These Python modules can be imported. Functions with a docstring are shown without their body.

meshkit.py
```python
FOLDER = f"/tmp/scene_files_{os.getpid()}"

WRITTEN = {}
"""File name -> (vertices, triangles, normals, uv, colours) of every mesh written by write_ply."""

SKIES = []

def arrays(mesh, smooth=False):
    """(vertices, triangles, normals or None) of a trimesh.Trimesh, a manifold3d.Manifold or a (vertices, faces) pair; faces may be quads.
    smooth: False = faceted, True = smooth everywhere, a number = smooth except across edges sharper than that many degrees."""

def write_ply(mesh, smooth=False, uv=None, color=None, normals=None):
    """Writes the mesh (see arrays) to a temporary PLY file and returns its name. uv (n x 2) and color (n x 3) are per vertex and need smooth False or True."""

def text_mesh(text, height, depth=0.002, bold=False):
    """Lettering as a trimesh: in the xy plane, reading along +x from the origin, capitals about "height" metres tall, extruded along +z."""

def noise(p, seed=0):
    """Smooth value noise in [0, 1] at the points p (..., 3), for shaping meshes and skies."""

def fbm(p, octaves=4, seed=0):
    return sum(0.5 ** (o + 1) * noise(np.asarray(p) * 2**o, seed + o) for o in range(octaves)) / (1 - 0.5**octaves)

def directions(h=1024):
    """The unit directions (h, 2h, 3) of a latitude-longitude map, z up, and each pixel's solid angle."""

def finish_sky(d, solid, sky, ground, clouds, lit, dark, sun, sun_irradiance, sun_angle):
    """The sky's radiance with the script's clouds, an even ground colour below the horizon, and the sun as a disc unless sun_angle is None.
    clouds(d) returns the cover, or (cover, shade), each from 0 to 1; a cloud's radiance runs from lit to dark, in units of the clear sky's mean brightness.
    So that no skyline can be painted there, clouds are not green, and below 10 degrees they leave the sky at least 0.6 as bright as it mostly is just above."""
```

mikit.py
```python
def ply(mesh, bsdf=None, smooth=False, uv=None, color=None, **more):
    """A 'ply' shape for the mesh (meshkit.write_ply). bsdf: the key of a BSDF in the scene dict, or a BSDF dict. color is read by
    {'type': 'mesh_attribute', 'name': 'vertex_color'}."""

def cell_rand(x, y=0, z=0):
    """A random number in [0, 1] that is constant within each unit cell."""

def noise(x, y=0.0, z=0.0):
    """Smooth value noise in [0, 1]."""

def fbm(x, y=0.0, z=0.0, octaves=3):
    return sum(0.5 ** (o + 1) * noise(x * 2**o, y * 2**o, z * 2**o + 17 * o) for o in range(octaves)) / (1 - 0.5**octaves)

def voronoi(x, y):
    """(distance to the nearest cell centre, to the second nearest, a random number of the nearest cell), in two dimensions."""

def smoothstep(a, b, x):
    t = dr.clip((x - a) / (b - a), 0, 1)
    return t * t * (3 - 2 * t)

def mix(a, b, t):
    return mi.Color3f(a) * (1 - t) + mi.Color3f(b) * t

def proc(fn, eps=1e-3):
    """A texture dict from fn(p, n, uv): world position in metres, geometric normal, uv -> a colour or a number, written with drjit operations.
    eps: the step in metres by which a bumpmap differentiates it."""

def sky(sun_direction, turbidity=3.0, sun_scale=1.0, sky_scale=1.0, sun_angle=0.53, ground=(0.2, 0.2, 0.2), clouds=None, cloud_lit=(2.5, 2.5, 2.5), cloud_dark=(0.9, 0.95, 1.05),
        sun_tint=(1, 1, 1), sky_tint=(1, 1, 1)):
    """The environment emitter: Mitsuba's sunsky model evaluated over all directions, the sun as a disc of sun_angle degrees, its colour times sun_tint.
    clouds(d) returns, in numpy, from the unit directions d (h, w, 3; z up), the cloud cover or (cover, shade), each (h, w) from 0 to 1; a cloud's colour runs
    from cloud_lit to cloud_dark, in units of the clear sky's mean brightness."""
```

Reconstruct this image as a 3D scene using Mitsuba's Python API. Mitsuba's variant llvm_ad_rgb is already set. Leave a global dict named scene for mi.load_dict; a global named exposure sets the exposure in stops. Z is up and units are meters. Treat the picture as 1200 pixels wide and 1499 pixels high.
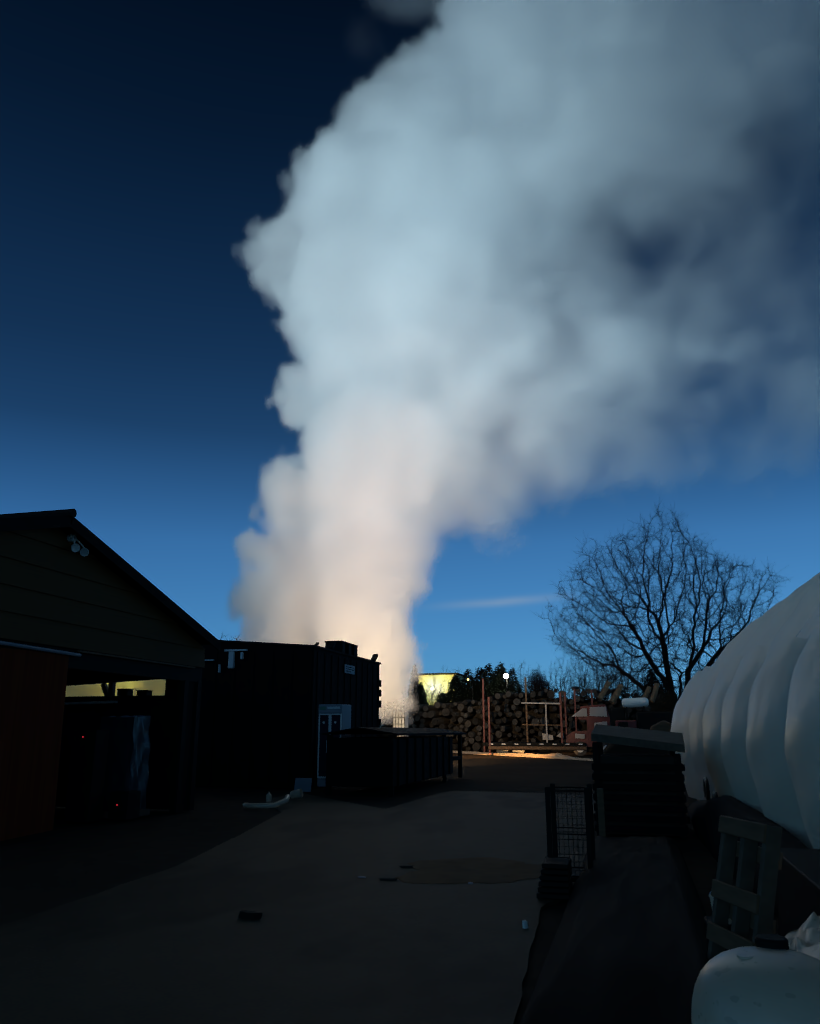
import math, random
import numpy as np, trimesh, shapely, mitsuba as mi, manifold3d as m3, drjit as dr
import mikit, meshkit
from shapely.geometry import Polygon, Point, LineString
from scipy import ndimage
T = mi.ScalarTransform4f
rng = np.random.default_rng(7)
scene, labels = {}, {}

# ---------------------------------------------------------------- camera (yard axis = +Y, camera looks 14.7 deg left of it, tilted up)
YAW, PITCH, EYE = math.radians(14.7), math.radians(14.9), np.array([0, 0, 1.6])
FWD = np.array([-math.sin(YAW) * math.cos(PITCH), math.cos(YAW) * math.cos(PITCH), math.sin(PITCH)])
scene['camera'] = {'type': 'perspective', 'fov': 53.0, 'fov_axis': 'x', 'near_clip': 0.05, 'far_clip': 3000.0,
                   'to_world': T().look_at(origin=EYE.tolist(), target=(EYE + FWD).tolist(), up=[0, 0, 1])}
exposure = 0.0

# ---------------------------------------------------------------- dusk sky: low cold light from the left, night closing in from the zenith
SUN_AZ, SUN_EL = math.radians(-160), math.radians(30)
SUN = [math.sin(SUN_AZ) * math.cos(SUN_EL), math.cos(SUN_AZ) * math.cos(SUN_EL), math.sin(SUN_EL)]

def dusk_fade(d):                                     # cloud cover used to darken clear sky with height, plus one faint low streak
    el = np.degrees(np.arcsin(np.clip(d[..., 2], 0, 1)))
    n = meshkit.fbm(d * [5, 5, 14], 4, seed=3)
    cover = np.interp(el, [0, 5.5, 9, 12.5, 16, 20, 25, 32, 39, 47, 60, 90], [0, .0, .04, .10, .33, .58, .69, .78, .87, .935, .96, .96])
    az = np.degrees(np.arctan2(d[..., 0], d[..., 1]))
    streak = np.exp(-((el - 9.0 - .05 * az - .5 * (n - .5)) / .28) ** 2) * np.clip(1 - np.abs(az + 8.5) / 6, 0, 1) * .30 * np.clip(n * 2 - .2, 0, 1)
    cover = np.clip(cover + (n - .5) * .05 * np.clip(cover * 4, 0, 1) * (1 - cover), 0, 1)
    return np.clip(cover + streak, 0, 1), cover / (cover + streak + 1e-6)

scene['sky_light'] = mikit.sky(SUN, turbidity=2.0, sky_scale=1.0, sun_scale=1.0, sun_angle=1.0, sky_tint=(.70, 1.70, 2.72), sun_tint=(.004, .006, .009),
                         clouds=dusk_fade, cloud_lit=(3.4, 3.6, 3.4), cloud_dark=(0.0, 0.006, 0.014), ground=(.05, .05, .05))
scene['sky_light']['sampling_weight'] = 5.0
# ---------------------------------------------------------------- helpers
def numbered(name):
    key, k = name, 0
    while key in labels or key in scene or any(x.startswith(key + '__') for x in scene):
        k += 1; key = f'{name}_{k:03d}'
    return key

def thing(name, label, cat, group=None, kind=None):
    key = numbered(name)
    labels[key] = {'label': label, 'category': cat}
    if group: labels[key]['group'] = group
    if kind: labels[key]['kind'] = kind
    return key

def add(mesh, mat, parent, name=None, smooth=False, kind=None, label=None, **more):
    """One shape: the thing itself (name None) or a part of it."""
    key = parent if name is None else numbered(parent + '__' + name)
    if isinstance(mesh, list): mesh = trimesh.util.concatenate(mesh)
    scene[key] = mikit.ply(mesh, mat, smooth, **more)
    if kind or label: labels.setdefault(key, {}).update({k: v for k, v in (('kind', kind), ('label', label)) if v})
    return key

def setting(name, mesh, mat, smooth=False):
    labels[name] = {'kind': 'structure'}
    scene[name] = mikit.ply(mesh, mat, smooth)

def box(x0, x1, y0, y1, z0, z1, c=0.0):
    if c:
        pts = [(x, y, z) for sx, x in ((1, x0), (-1, x1)) for sy, y in ((1, y0), (-1, y1)) for sz, z in ((1, z0), (-1, z1)) for x, y, z in ((x + sx * c, y + sy * c, z), (x + sx * c, y, z + sz * c), (x, y + sy * c, z + sz * c))]
        return trimesh.convex.convex_hull(np.array(pts, float))
    b = trimesh.creation.box(extents=[x1 - x0, y1 - y0, z1 - z0]); b.apply_translation([(x0 + x1) / 2, (y0 + y1) / 2, (z0 + z1) / 2])
    return b

def beam(p, q, w, h, c=0.0, up=(0, 0, 1)):
    """A square bar from p to q, w wide and h high."""
    p, q = np.array(p, float), np.array(q, float)
    d = q - p; L = np.linalg.norm(d); d /= L
    s = np.cross(d, up)
    if np.linalg.norm(s) < 1e-6: s = np.cross(d, [0, 1, 0])
    s /= np.linalg.norm(s); u = np.cross(s, d)
    m = box(0, L, -w / 2, w / 2, -h / 2, h / 2, c)
    M = np.eye(4); M[:3, 0], M[:3, 1], M[:3, 2], M[:3, 3] = d, -s, u, p
    m.apply_transform(M)
    return m

def tubes(P, Q, ra, rb, n=4):
    """Many tapered tubes as one vertex and face pair."""
    P, Q = np.asarray(P, float), np.asarray(Q, float)
    d = Q - P; d /= np.linalg.norm(d, axis=1, keepdims=True) + 1e-9
    a = np.cross(d, np.where(np.abs(d[:, 2:]) < .9, [0, 0, 1.], [1., 0, 0])); a /= np.linalg.norm(a, axis=1, keepdims=True)
    b = np.cross(d, a); t = np.arange(n) * 2 * np.pi / n
    ring = np.cos(t)[None, :, None] * a[:, None] + np.sin(t)[None, :, None] * b[:, None]
    v = np.concatenate([P[:, None] + ring * np.asarray(ra)[:, None, None], Q[:, None] + ring * np.asarray(rb)[:, None, None]], 1)
    i = np.arange(n); j = (i + 1) % n
    f = np.concatenate([np.stack([i, j, j + n], 1), np.stack([i, j + n, i + n], 1)])
    f = (f[None] + (np.arange(len(P)) * 2 * n)[:, None, None]).reshape(-1, 3)
    return trimesh.Trimesh(v.reshape(-1, 3), f, process=False)

def pipe(points, r, n=8, caps=True):
    """A round bar through the points."""
    p = np.asarray(points, float)
    t = np.gradient(p, axis=0); t /= np.linalg.norm(t, axis=1, keepdims=True)
    a = np.cross(t, [0, 0, 1.] if abs(t[0, 2]) < .9 else [1., 0, 0])
    bad = np.linalg.norm(a, axis=1) < 1e-3; a[bad] = np.cross(t[bad], [0, 1., 0])
    a /= np.linalg.norm(a, axis=1, keepdims=True); b = np.cross(t, a)
    w = np.arange(n) * 2 * np.pi / n; r = np.broadcast_to(r, len(p))
    v = p[:, None] + r[:, None, None] * (np.cos(w)[None, :, None] * a[:, None] + np.sin(w)[None, :, None] * b[:, None])
    i, j = np.meshgrid(np.arange(len(p) - 1), np.arange(n), indexing='ij')
    q = np.stack([i * n + j, (i + 1) * n + j, (i + 1) * n + (j + 1) % n, i * n + (j + 1) % n], -1).reshape(-1, 4)
    v = v.reshape(-1, 3); f = np.vstack([q[:, [0, 2, 1]], q[:, [0, 3, 2]]])
    if caps:
        k = len(v); v = np.vstack([v, p[0], p[-1]]); i = np.arange(n); e = (len(p) - 1) * n
        f = np.vstack([f, np.stack([i, (i + 1) % n, i * 0 + k], 1), np.stack([e + (i + 1) % n, e + i, i * 0 + k + 1], 1)])
    return trimesh.Trimesh(v, f, process=False)

def lathe(prof, n=40):
    return trimesh.creation.revolve(np.array(prof, float), sections=n)

def moved(m, loc=(0, 0, 0), rot=None):
    m = m.copy()
    if rot:
        for ang, ax in rot: m.apply_transform(trimesh.transformations.rotation_matrix(math.radians(ang), ax))
    m.apply_translation(loc)
    return m

def slab(pts, z0, z1):
    p = Polygon(pts).buffer(0)
    m = trimesh.creation.extrude_polygon(p, z1 - z0, engine='earcut'); m.apply_translation([0, 0, z0])
    return m

def jag(pts, amp, step, seed):
    """A polygon outline made uneven."""
    ring = LineString(list(pts) + [pts[0]]); n = int(ring.length / step); r = np.random.default_rng(seed)
    return [(ring.interpolate(k / n, True).x + r.uniform(-amp, amp), ring.interpolate(k / n, True).y + r.uniform(-amp, amp)) for k in range(n)]

# ---------------------------------------------------------------- materials
def rgb(*c): return {'type': 'rgb', 'value': list(c)}
def mat(name, color, rough=.7, metal=0.0, spec=.4, tex=None, bump=None, eps=.004):
    b = {'type': 'principled', 'base_color': mikit.proc(tex) if tex else rgb(*color), 'roughness': rough, 'metallic': metal, 'specular': spec}
    if bump: b = {'type': 'bumpmap', 'arbitrary': mikit.proc(bump, eps=eps), 'scale': 1.0, 'bsdf': b}
    scene[name] = {'type': 'twosided', 'bsdf': b}

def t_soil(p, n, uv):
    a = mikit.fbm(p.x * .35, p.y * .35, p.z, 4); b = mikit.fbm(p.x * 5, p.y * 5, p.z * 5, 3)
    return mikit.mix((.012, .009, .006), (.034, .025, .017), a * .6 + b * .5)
def b_soil(p, n, uv): return mikit.fbm(p.x * 9, p.y * 9, p.z * 9, 3) * .05
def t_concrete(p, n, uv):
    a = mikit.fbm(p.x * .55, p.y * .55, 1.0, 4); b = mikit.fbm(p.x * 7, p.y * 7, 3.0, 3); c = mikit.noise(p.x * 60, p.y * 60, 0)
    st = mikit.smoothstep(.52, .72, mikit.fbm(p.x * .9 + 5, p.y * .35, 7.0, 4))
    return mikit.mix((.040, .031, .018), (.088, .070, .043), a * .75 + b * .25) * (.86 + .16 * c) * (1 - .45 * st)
def b_concrete(p, n, uv): return mikit.fbm(p.x * 30, p.y * 30, 2.0, 3) * .004 + mikit.noise(p.x * 3, p.y * 3, 5.0) * .012
def t_mud(p, n, uv):
    return mikit.mix((.055, .024, .004), (.10, .048, .010), mikit.fbm(p.x * 6, p.y * 6, 1.0, 3))
def t_wood(p, n, uv):
    g = mikit.fbm(p.x * 3 + p.y * 3, p.x * 22 - p.y * 22, p.z * 14, 3)
    return mikit.mix((.06, .045, .030), (.12, .092, .062), g)
def t_old(p, n, uv):
    g = mikit.fbm(p.x * 6, p.y * 6, p.z * 25, 3)
    return mikit.mix((.085, .048, .024), (.17, .10, .052), g)
def t_siding(p, n, uv):
    g = mikit.fbm(p.x, p.y * .8, p.z * 1.5, 3); h = mikit.noise(p.x, p.y * 2, p.z * 60)
    return mikit.mix((.075, .034, .009), (.12, .056, .016), g * .7 + h * .3)
def t_door(p, n, uv):
    g = mikit.fbm(p.y * 18, p.z * .8, 2.0, 3)
    return mikit.mix((.12, .016, .003), (.22, .035, .008), g)
def t_film(p, n, uv):
    g = mikit.fbm(p.x * .7, p.y * .7, p.z * .9, 4); s = mikit.fbm(p.y * 7, p.z * .5, p.x, 3)
    return mikit.mix((.80, .63, .44), (.93, .77, .57), g * .6 + s * .4)
def b_film(p, n, uv): return mikit.fbm(p.x * 1.3, p.y * 2.6, p.z * .9, 3) * .035
def t_bark(p, n, uv): return mikit.mix((.018, .015, .012), (.05, .042, .034), mikit.fbm(p.x * 5, p.y * 5, p.z * 2, 3))
def t_end(tone):
    def f(p, n, uv):
        r = dr.sqrt(dr.square(uv.x - .5) + dr.square(uv.y - .5)); k = mikit.noise(r * 34, tone * 9, 0); g = mikit.fbm(p.x * 6, p.y * 2, p.z * 6, 2)
        return mikit.mix((.018, .016, .014), (.075, .067, .058), k * .5 + g * .5) * tone
    return f
def t_drum(p, n, uv):
    g = mikit.fbm(p.x * 4, p.y * 4, p.z * 4, 4); d = mikit.smoothstep(.70, .78, mikit.fbm(p.x * 30, p.y * 30, p.z * 30, 2))
    return mikit.mix((.58, .40, .26), (.70, .51, .35), g) * (1 - .18 * d)
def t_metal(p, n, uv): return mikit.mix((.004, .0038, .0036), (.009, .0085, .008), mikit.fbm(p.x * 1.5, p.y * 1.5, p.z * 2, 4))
def t_red(p, n, uv): return mikit.mix((.08, .009, .007), (.15, .018, .013), mikit.fbm(p.x * 2, p.y * 2, p.z * 2, 3))
def t_house(p, n, uv): return mikit.mix((.60, .52, .22), (.70, .62, .30), mikit.fbm(p.x * .4, p.y, p.z * .6, 3))
def t_roof(p, n, uv): return mikit.mix((.012, .011, .010), (.03, .027, .024), mikit.fbm(p.x * 2, p.y * 2, p.z * 2, 3))

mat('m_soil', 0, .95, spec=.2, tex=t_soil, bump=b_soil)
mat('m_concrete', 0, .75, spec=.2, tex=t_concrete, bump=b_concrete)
mat('m_mud', 0, .8, spec=.3, tex=t_mud, bump=b_soil)
mat('m_wood', 0, .8, tex=t_wood)
mat('m_old_wood', 0, .8, tex=t_old)
mat('m_siding', 0, .7, spec=.15, tex=t_siding)
mat('m_door', 0, .8, spec=.1, tex=t_door)
mat('m_film', 0, .45, spec=.5, tex=t_film, bump=b_film, eps=.01)
mat('m_bark', 0, .95, spec=.1, tex=t_bark)
for k, tone in enumerate((1.0, .62, .34)): mat(f'm_cut_{k}', 0, .9, spec=.2, tex=t_end(tone))
mat('m_drum', 0, .35, spec=.5, tex=t_drum)
mat('m_black_metal', 0, .75, spec=.08, tex=t_metal)
mat('m_red', 0, .5, tex=t_red)
mat('m_house', 0, .7, tex=t_house)
mat('m_roof', 0, .85, spec=.1, tex=t_roof)
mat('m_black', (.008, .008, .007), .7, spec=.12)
mat('m_tarp', (.005, .005, .005), .85, spec=.15)
mat('m_rubber', (.01, .01, .01), .45)
mat('m_white_paint', (.62, .62, .58), .5)
mat('m_pale', (.33, .30, .27), .6)
mat('m_grey_metal', (.35, .36, .36), .4, .6)
mat('m_lamp_body', (.55, .56, .48), .4)
mat('m_glass_dark', (.012, .02, .035), .12, spec=.6)
mat('m_plate', (.22, .24, .26), .5)
mat('m_green_plate', (.10, .22, .15), .5)
mat('m_blue_wrap', (.015, .025, .035), .35, spec=.35)
mat('m_needles', (.014, .019, .012), .9, spec=.1)
mat('m_twig', (.016, .013, .011), .9, spec=.1)
mat('m_twig_pale', (.16, .125, .09), .9, spec=.1)
mat('m_leaf', (.03, .022, .012), .9, spec=.1)
mat('m_chips', (.42, .32, .22), .9, spec=.2)

def emitter(*c, weight=.3): return {'type': 'area', 'radiance': rgb(*c), 'sampling_weight': weight}
def spot(key, pos, target, inten, cut, beam, weight=3.0):
    scene[key] = {'type': 'spot', 'to_world': T().look_at(origin=[float(x) for x in pos], target=[float(x) for x in target], up=[0, 0, 1]), 'intensity': rgb(*inten), 'cutoff_angle': cut, 'beam_width': beam, 'sampling_weight': weight}

# ---------------------------------------------------------------- the setting
gx = np.concatenate([-np.geomspace(700, 22, 14), np.linspace(-20, 16, 50), np.geomspace(18, 700, 14)])
gy = np.concatenate([-np.geomspace(300, 6, 8), np.linspace(-5, 75, 110), np.geomspace(78, 1200, 18)])
X, Y = np.meshgrid(gx, gy)
flat = np.clip((np.abs(Y - 30) - 34) / 20, 0, 1) * 0
V = np.stack([X, Y, (meshkit.fbm(np.stack([X * .5, Y * .5, X * 0], -1), 3, 9) - .5) * .05 * ((X < -5.6) | (X > -.6) | (Y > 24)) - .03], -1).reshape(-1, 3)
i, j = np.meshgrid(np.arange(len(gy) - 1), np.arange(len(gx) - 1), indexing='ij'); k = i * len(gx) + j
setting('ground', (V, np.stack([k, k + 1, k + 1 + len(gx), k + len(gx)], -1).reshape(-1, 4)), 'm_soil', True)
DRIVE_SHADE_CUT = [(-5.3, -9), (-5.3, 6.9), (-5.5, 9.7), (-6.1, 12.6), (-7.0, 16.4), (-8.7, 19.4), (-8.7, 21.6), (-7.9, 20.7), (-7.5, 20.2), (-5.15, 17.6), (-5.1, 22.3), (-4.9, 23.4), (-.9, 23.0), (-.85, 16), (-.62, 10.2), (-.62, 9.2), (-.95, 8.6), (-.75, 5), (-.75, -9)]  # left edge and notch follow a cast shadow, its shade shown as soil
setting('driveway', slab(jag(DRIVE_SHADE_CUT, .014, .3, 4), -.06, .006), 'm_concrete')
r = np.random.default_rng(5); ang = np.arange(48) * 2 * math.pi / 48
rad = 1 + .16 * np.sin(3 * ang + 1) + .1 * np.sin(5 * ang) + r.uniform(-.05, .05, 48)
setting('mud_patch', slab(np.stack([-1.85 + .95 * rad * np.cos(ang) + .12 * np.sin(ang), 10.35 + .95 * rad * np.sin(ang)], 1), .004, .011), 'm_mud')
# ---------------------------------------------------------------- pole barn on the left: open bay under a sided gable
WX = -9.0
barn = thing('pole_barn', 'dark open-fronted pole barn with a horizontally sided gable at the left', 'barn')
apex, eave, ya, y0, y1, lint = 4.87, 3.39, 11.24, 5.98, 16.5, 2.93
def gable_half(z):                                 # half width of the gable at height z
    return (apex - z) / (apex - eave) * (y1 - ya)
zc, bh = lint, .40
while zc < apex - .1:                              # lap siding, each board leaning over the one below
    zt = min(zc + bh, apex - .02)
    a0, a1 = min(gable_half(zc), y1 - ya), min(gable_half(zt), y1 - ya)
    v = []
    for off, z, a in ((.035, zc, a0), (.004, zt, a1)):
        for s in (-1, 1): v += [(WX + off, ya + s * a, z), (WX + off - .03, ya + s * a, z)]
    add(trimesh.convex.convex_hull(np.array(v) + 0), 'm_siding', barn, 'siding_board')
    zc += bh
sl = (apex - eave) / (y1 - ya)
for s in (1, -1):                                  # roof planes running left, with an overhang
    e = 5.42
    v = [(x, ya + s * w, apex + .10 - sl * w + t) for x in (WX + .28, WX - 14) for w in (0, e) for t in (0, .07)]
    add(trimesh.convex.convex_hull(np.array(v)), 'm_roof', barn, 'roof_panel')
    add(beam((WX + .29, ya + s * .02, apex + .05), (WX + .29, ya + s * e, apex + .05 - sl * e), .035, .19), 'm_black_metal', barn, 'barge_board')
add(pipe([(WX + .34, ya, apex + .19), (WX - 14, ya, apex + .19)], .075, 8), 'm_roof', barn, 'ridge_cap')
add(beam((WX + .03, 12.15, lint - .03), (WX + .03, y1 - .45, lint - .03), .05, .03), 'm_old_wood', barn, 'lintel_trim')
add(box(WX - .12, WX - .02, y0, y1, lint - .32, lint + .02), 'm_black', barn, 'lintel_beam')
for y in (15.85, 16.4): add(box(WX - .16, WX, y - .08, y + .08, 0, lint - .3), 'm_black', barn, 'post')
add(box(WX - .14, WX - .05, 15.75, 16.45, 0, lint - .3), 'm_black_metal', barn, 'end_wall')
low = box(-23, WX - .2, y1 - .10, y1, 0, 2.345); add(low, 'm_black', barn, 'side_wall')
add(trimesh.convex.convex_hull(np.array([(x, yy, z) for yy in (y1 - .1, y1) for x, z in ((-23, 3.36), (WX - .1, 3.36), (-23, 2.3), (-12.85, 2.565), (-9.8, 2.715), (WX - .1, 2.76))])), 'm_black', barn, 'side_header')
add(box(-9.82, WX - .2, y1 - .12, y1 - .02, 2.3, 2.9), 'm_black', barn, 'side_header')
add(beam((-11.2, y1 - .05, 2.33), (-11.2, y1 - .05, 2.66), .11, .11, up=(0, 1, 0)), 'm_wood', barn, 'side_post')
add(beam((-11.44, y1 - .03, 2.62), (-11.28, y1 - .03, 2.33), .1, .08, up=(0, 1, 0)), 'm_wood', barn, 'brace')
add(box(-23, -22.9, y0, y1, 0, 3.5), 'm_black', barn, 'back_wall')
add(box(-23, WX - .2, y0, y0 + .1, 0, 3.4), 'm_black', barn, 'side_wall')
d = trimesh.creation.box(extents=[.05, 4.9, 2.75]); d = moved(d, (WX - .02, 9.52, 1.40), [(1.2, (1, 0, 0))])
add(d, 'm_door', barn, 'sliding_door', label='red-brown sliding door half across the open bay')
add(pipe([(WX + .06, 7, lint - .035), (WX + .06, 12.15, lint - .10)], .03, 8), 'm_plate', barn, 'door_track')
for y, w, h in ((16.9, .30, .14), (16.9, .26, .12)):
    pass
# two crates on the low side wall, silhouetted against the lit house
for x, w, h in ((-10.88, .25, .13), (-10.4, .26, .10)):
    k = thing('storage_crate', ('left' if x < -10.6 else 'right') + ' one of two dark crates silhouetted in the barn gap', 'crate')
    add(box(x - w / 2, x + w / 2, y1 - .12, y1 + .12, 2.348, 2.348 + h, .008), 'm_black', k, 'body'); add(box(x - w / 2 - .012, x + w / 2 + .012, y1 - .13, y1 + .13, 2.349 + h, 2.366 + h, .004), 'm_black', k, 'lid')
k = thing('plank', 'pale plank lying below the lit gap in the barn', 'plank')
add(beam((-12.7, 16.2, 2.17), (-10.9, 16.2, 2.21), .16, .05, .006), 'm_white_paint', k)

# twin floodlight under the gable peak (unlit)
sl_ = thing('security_light', 'pale twin-headed security light under the barn gable peak', 'security light')
o = np.array([WX + .035, 11.60, 4.74])
add(moved(trimesh.creation.cylinder(.075, .05, sections=20), o + [.02, 0, 0], [(90, (0, 1, 0))]), 'm_lamp_body', sl_, 'base_plate', 30)
add(box(o[0] + .0, o[0] + .10, o[1] - .05, o[1] + .05, o[2] - .07, o[2] + .07, .012), 'm_lamp_body', sl_, 'sensor_box')
def lamp_head(at, aim):
    prof = [(0, -.13), (.022, -.13), (.028, -.085), (.04, -.06), (.068, -.01), (.075, .02), (.072, .03), (.06, .022), (0, .010)]
    m = lathe(prof, 24); a = np.array(aim, float); a /= np.linalg.norm(a)
    m.apply_transform(trimesh.geometry.align_vectors([0, 0, 1], a)); m.apply_translation(at)
    return m
h1, h2 = o + [.14, -.02, -.18], o + [.14, .24, -.20]
add(pipe([o + [.08, -.01, -.02], o + [.11, -.02, -.08], h1 - [.02, 0, -.05]], .014), 'm_lamp_body', sl_, 'arm', 30)
add(pipe([o + [.08, .04, .0], o + [.11, .12, -.06], h2 - [.0, .02, -.06]], .014), 'm_lamp_body', sl_, 'arm', 30)
add(lamp_head(h1, (.75, -.45, -.35)), 'm_lamp_body', sl_, 'lamp_head', 30)
add(lamp_head(h2, (.25, -.75, -.35)), 'm_lamp_body', sl_, 'lamp_head', 30)

# things in the dark bay
k = thing('wrapped_pallet_load', 'blue-grey plastic wrapped load standing in the dark barn bay', 'pallet load')
pr = np.random.default_rng(3)
m = trimesh.creation.box(extents=[.8, .62, 1.75]); m = m.subdivide().subdivide().subdivide().subdivide(); v = np.array(m.vertices)
v[:, :2] *= (1 - .10 * np.clip(v[:, 2:3], 0, 1)); v += (meshkit.noise(v * [9, 9, 3.5], 4)[:, None] - .5) * .07; m.vertices = v
add(moved(m, (-9.75, 14.9, 1.0)), 'm_blue_wrap', k, 'plastic_wrap', 30)
add(box(-10.2, -9.3, 14.5, 15.3, 0, .12, .01), 'm_wood', k, 'pallet_base')
for (x, y, z, w, h, lab) in ((-9.86, 13.7, 1.49, .5, 1.62, 'upper'), (-9.35, 14.2, .27, .4, .5, 'lower')):
    k = thing('control_box', f'black machine cabinet with a tiny red light in the dark bay, the {lab} red light', 'control box')
    add(box(x - w / 2, x + w / 2, y + .05, y + .5, 0, h, .015), 'm_black', k, 'cabinet')
    add(box(x - w * .42, x + w * .42, y + .03, y + .052, h * .25, h * .97, .005), 'm_black', k, 'door')
    s = trimesh.creation.icosphere(2, .013); s.apply_translation([x, y + .024, z]); add(s, 'm_black', k, 'indicator_light', True, emitter=emitter(.9, .02, .03, weight=.02))

# ---------------------------------------------------------------- black kiln building with roof-edge floodlights
kb = thing('kiln_building', 'tall black metal kiln building hiding the foot of the steam plume', 'building')
KX0, KX1, KY0, KY1 = -13.2, -9.0, 23.1, 29.8
def ktop(x): return 4.06 + (KX1 - x) * .075
v = [(x, y, z) for x in (KX0, KX1) for y in (KY0, KY1) for z in (0, ktop(x) - .06)]
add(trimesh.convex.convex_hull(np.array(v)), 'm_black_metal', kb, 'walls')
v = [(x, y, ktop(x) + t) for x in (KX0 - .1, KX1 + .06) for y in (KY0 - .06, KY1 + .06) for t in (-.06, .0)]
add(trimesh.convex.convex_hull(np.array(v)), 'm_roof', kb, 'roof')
for n, y in enumerate(np.arange(KY0 + .3, KY1 - .1, .62)): add(box(KX1 - .01, KX1 + .03, y - .03, y + .03, .1, 3.9), 'm_black_metal', kb, 'panel_rib')
for n, x in enumerate(np.arange(KX0 + .4, KX1, .62)): add(box(x - .03, x + .03, KY0 - .03, KY0 + .01, .1, 3.95), 'm_black_metal', kb, 'panel_rib')
for y, z in ((29.86, 3.3), (29.88, 2.55), (29.86, 1.9), (29.87, 2.95)): add(box(KX1 - .12, KX1 + .05, y - .06, y + .05, z - .12, z + .12), 'm_black_metal', kb, 'hinge')
for x, z0, z1, w in ((-11.62, 3.42, 3.92, .17), (-11.28, 3.68, 3.9, .07), (-12.0, 3.3, 3.55, .05)):
    add(box(x - w / 2, x + w / 2, KY0 - .16, KY0 - .03, z0, z1, .015), 'm_white_paint', kb, 'vent_pipe')
add(box(-11.85, -11.12, KY0 - .15, KY0 - .05, 3.93, 3.985), 'm_white_paint', kb, 'vent_bar')
add(box(-12.75, -12.2, KY0 - .14, KY0 - .05, 3.66, 3.70), 'm_grey_metal', kb, 'vent_bar')
# blank name plate: the small lettering is too soft to read in the photograph
k = thing('wall_plate', 'pale rectangular plate with faint lettering near the top of the black kiln wall', 'sign')
add(box(KX1 + .03, KX1 + .06, 25.75, 26.75, 3.42, 3.70, .006), 'm_plate', k, 'board')
for z in (3.63, 3.56, 3.49): add(box(KX1 + .06, KX1 + .064, 25.85, 26.65 - (z < 3.5) * .3, z - .012, z + .012), 'm_black', k, 'text_line')
k = thing('roof_fan_box', 'boxy fan housing with pale triangular panels on the kiln roof edge', 'fan housing')
fx, fz = KX1 - .35, 4.08
add(box(fx - .3, fx + .3, 25.75, 26.05, fz, fz + .36, .01), 'm_black', k, 'end_box'); add(box(fx - .3, fx + .3, 27.0, 27.35, fz, fz + .36, .01), 'm_black', k, 'end_box')
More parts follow.
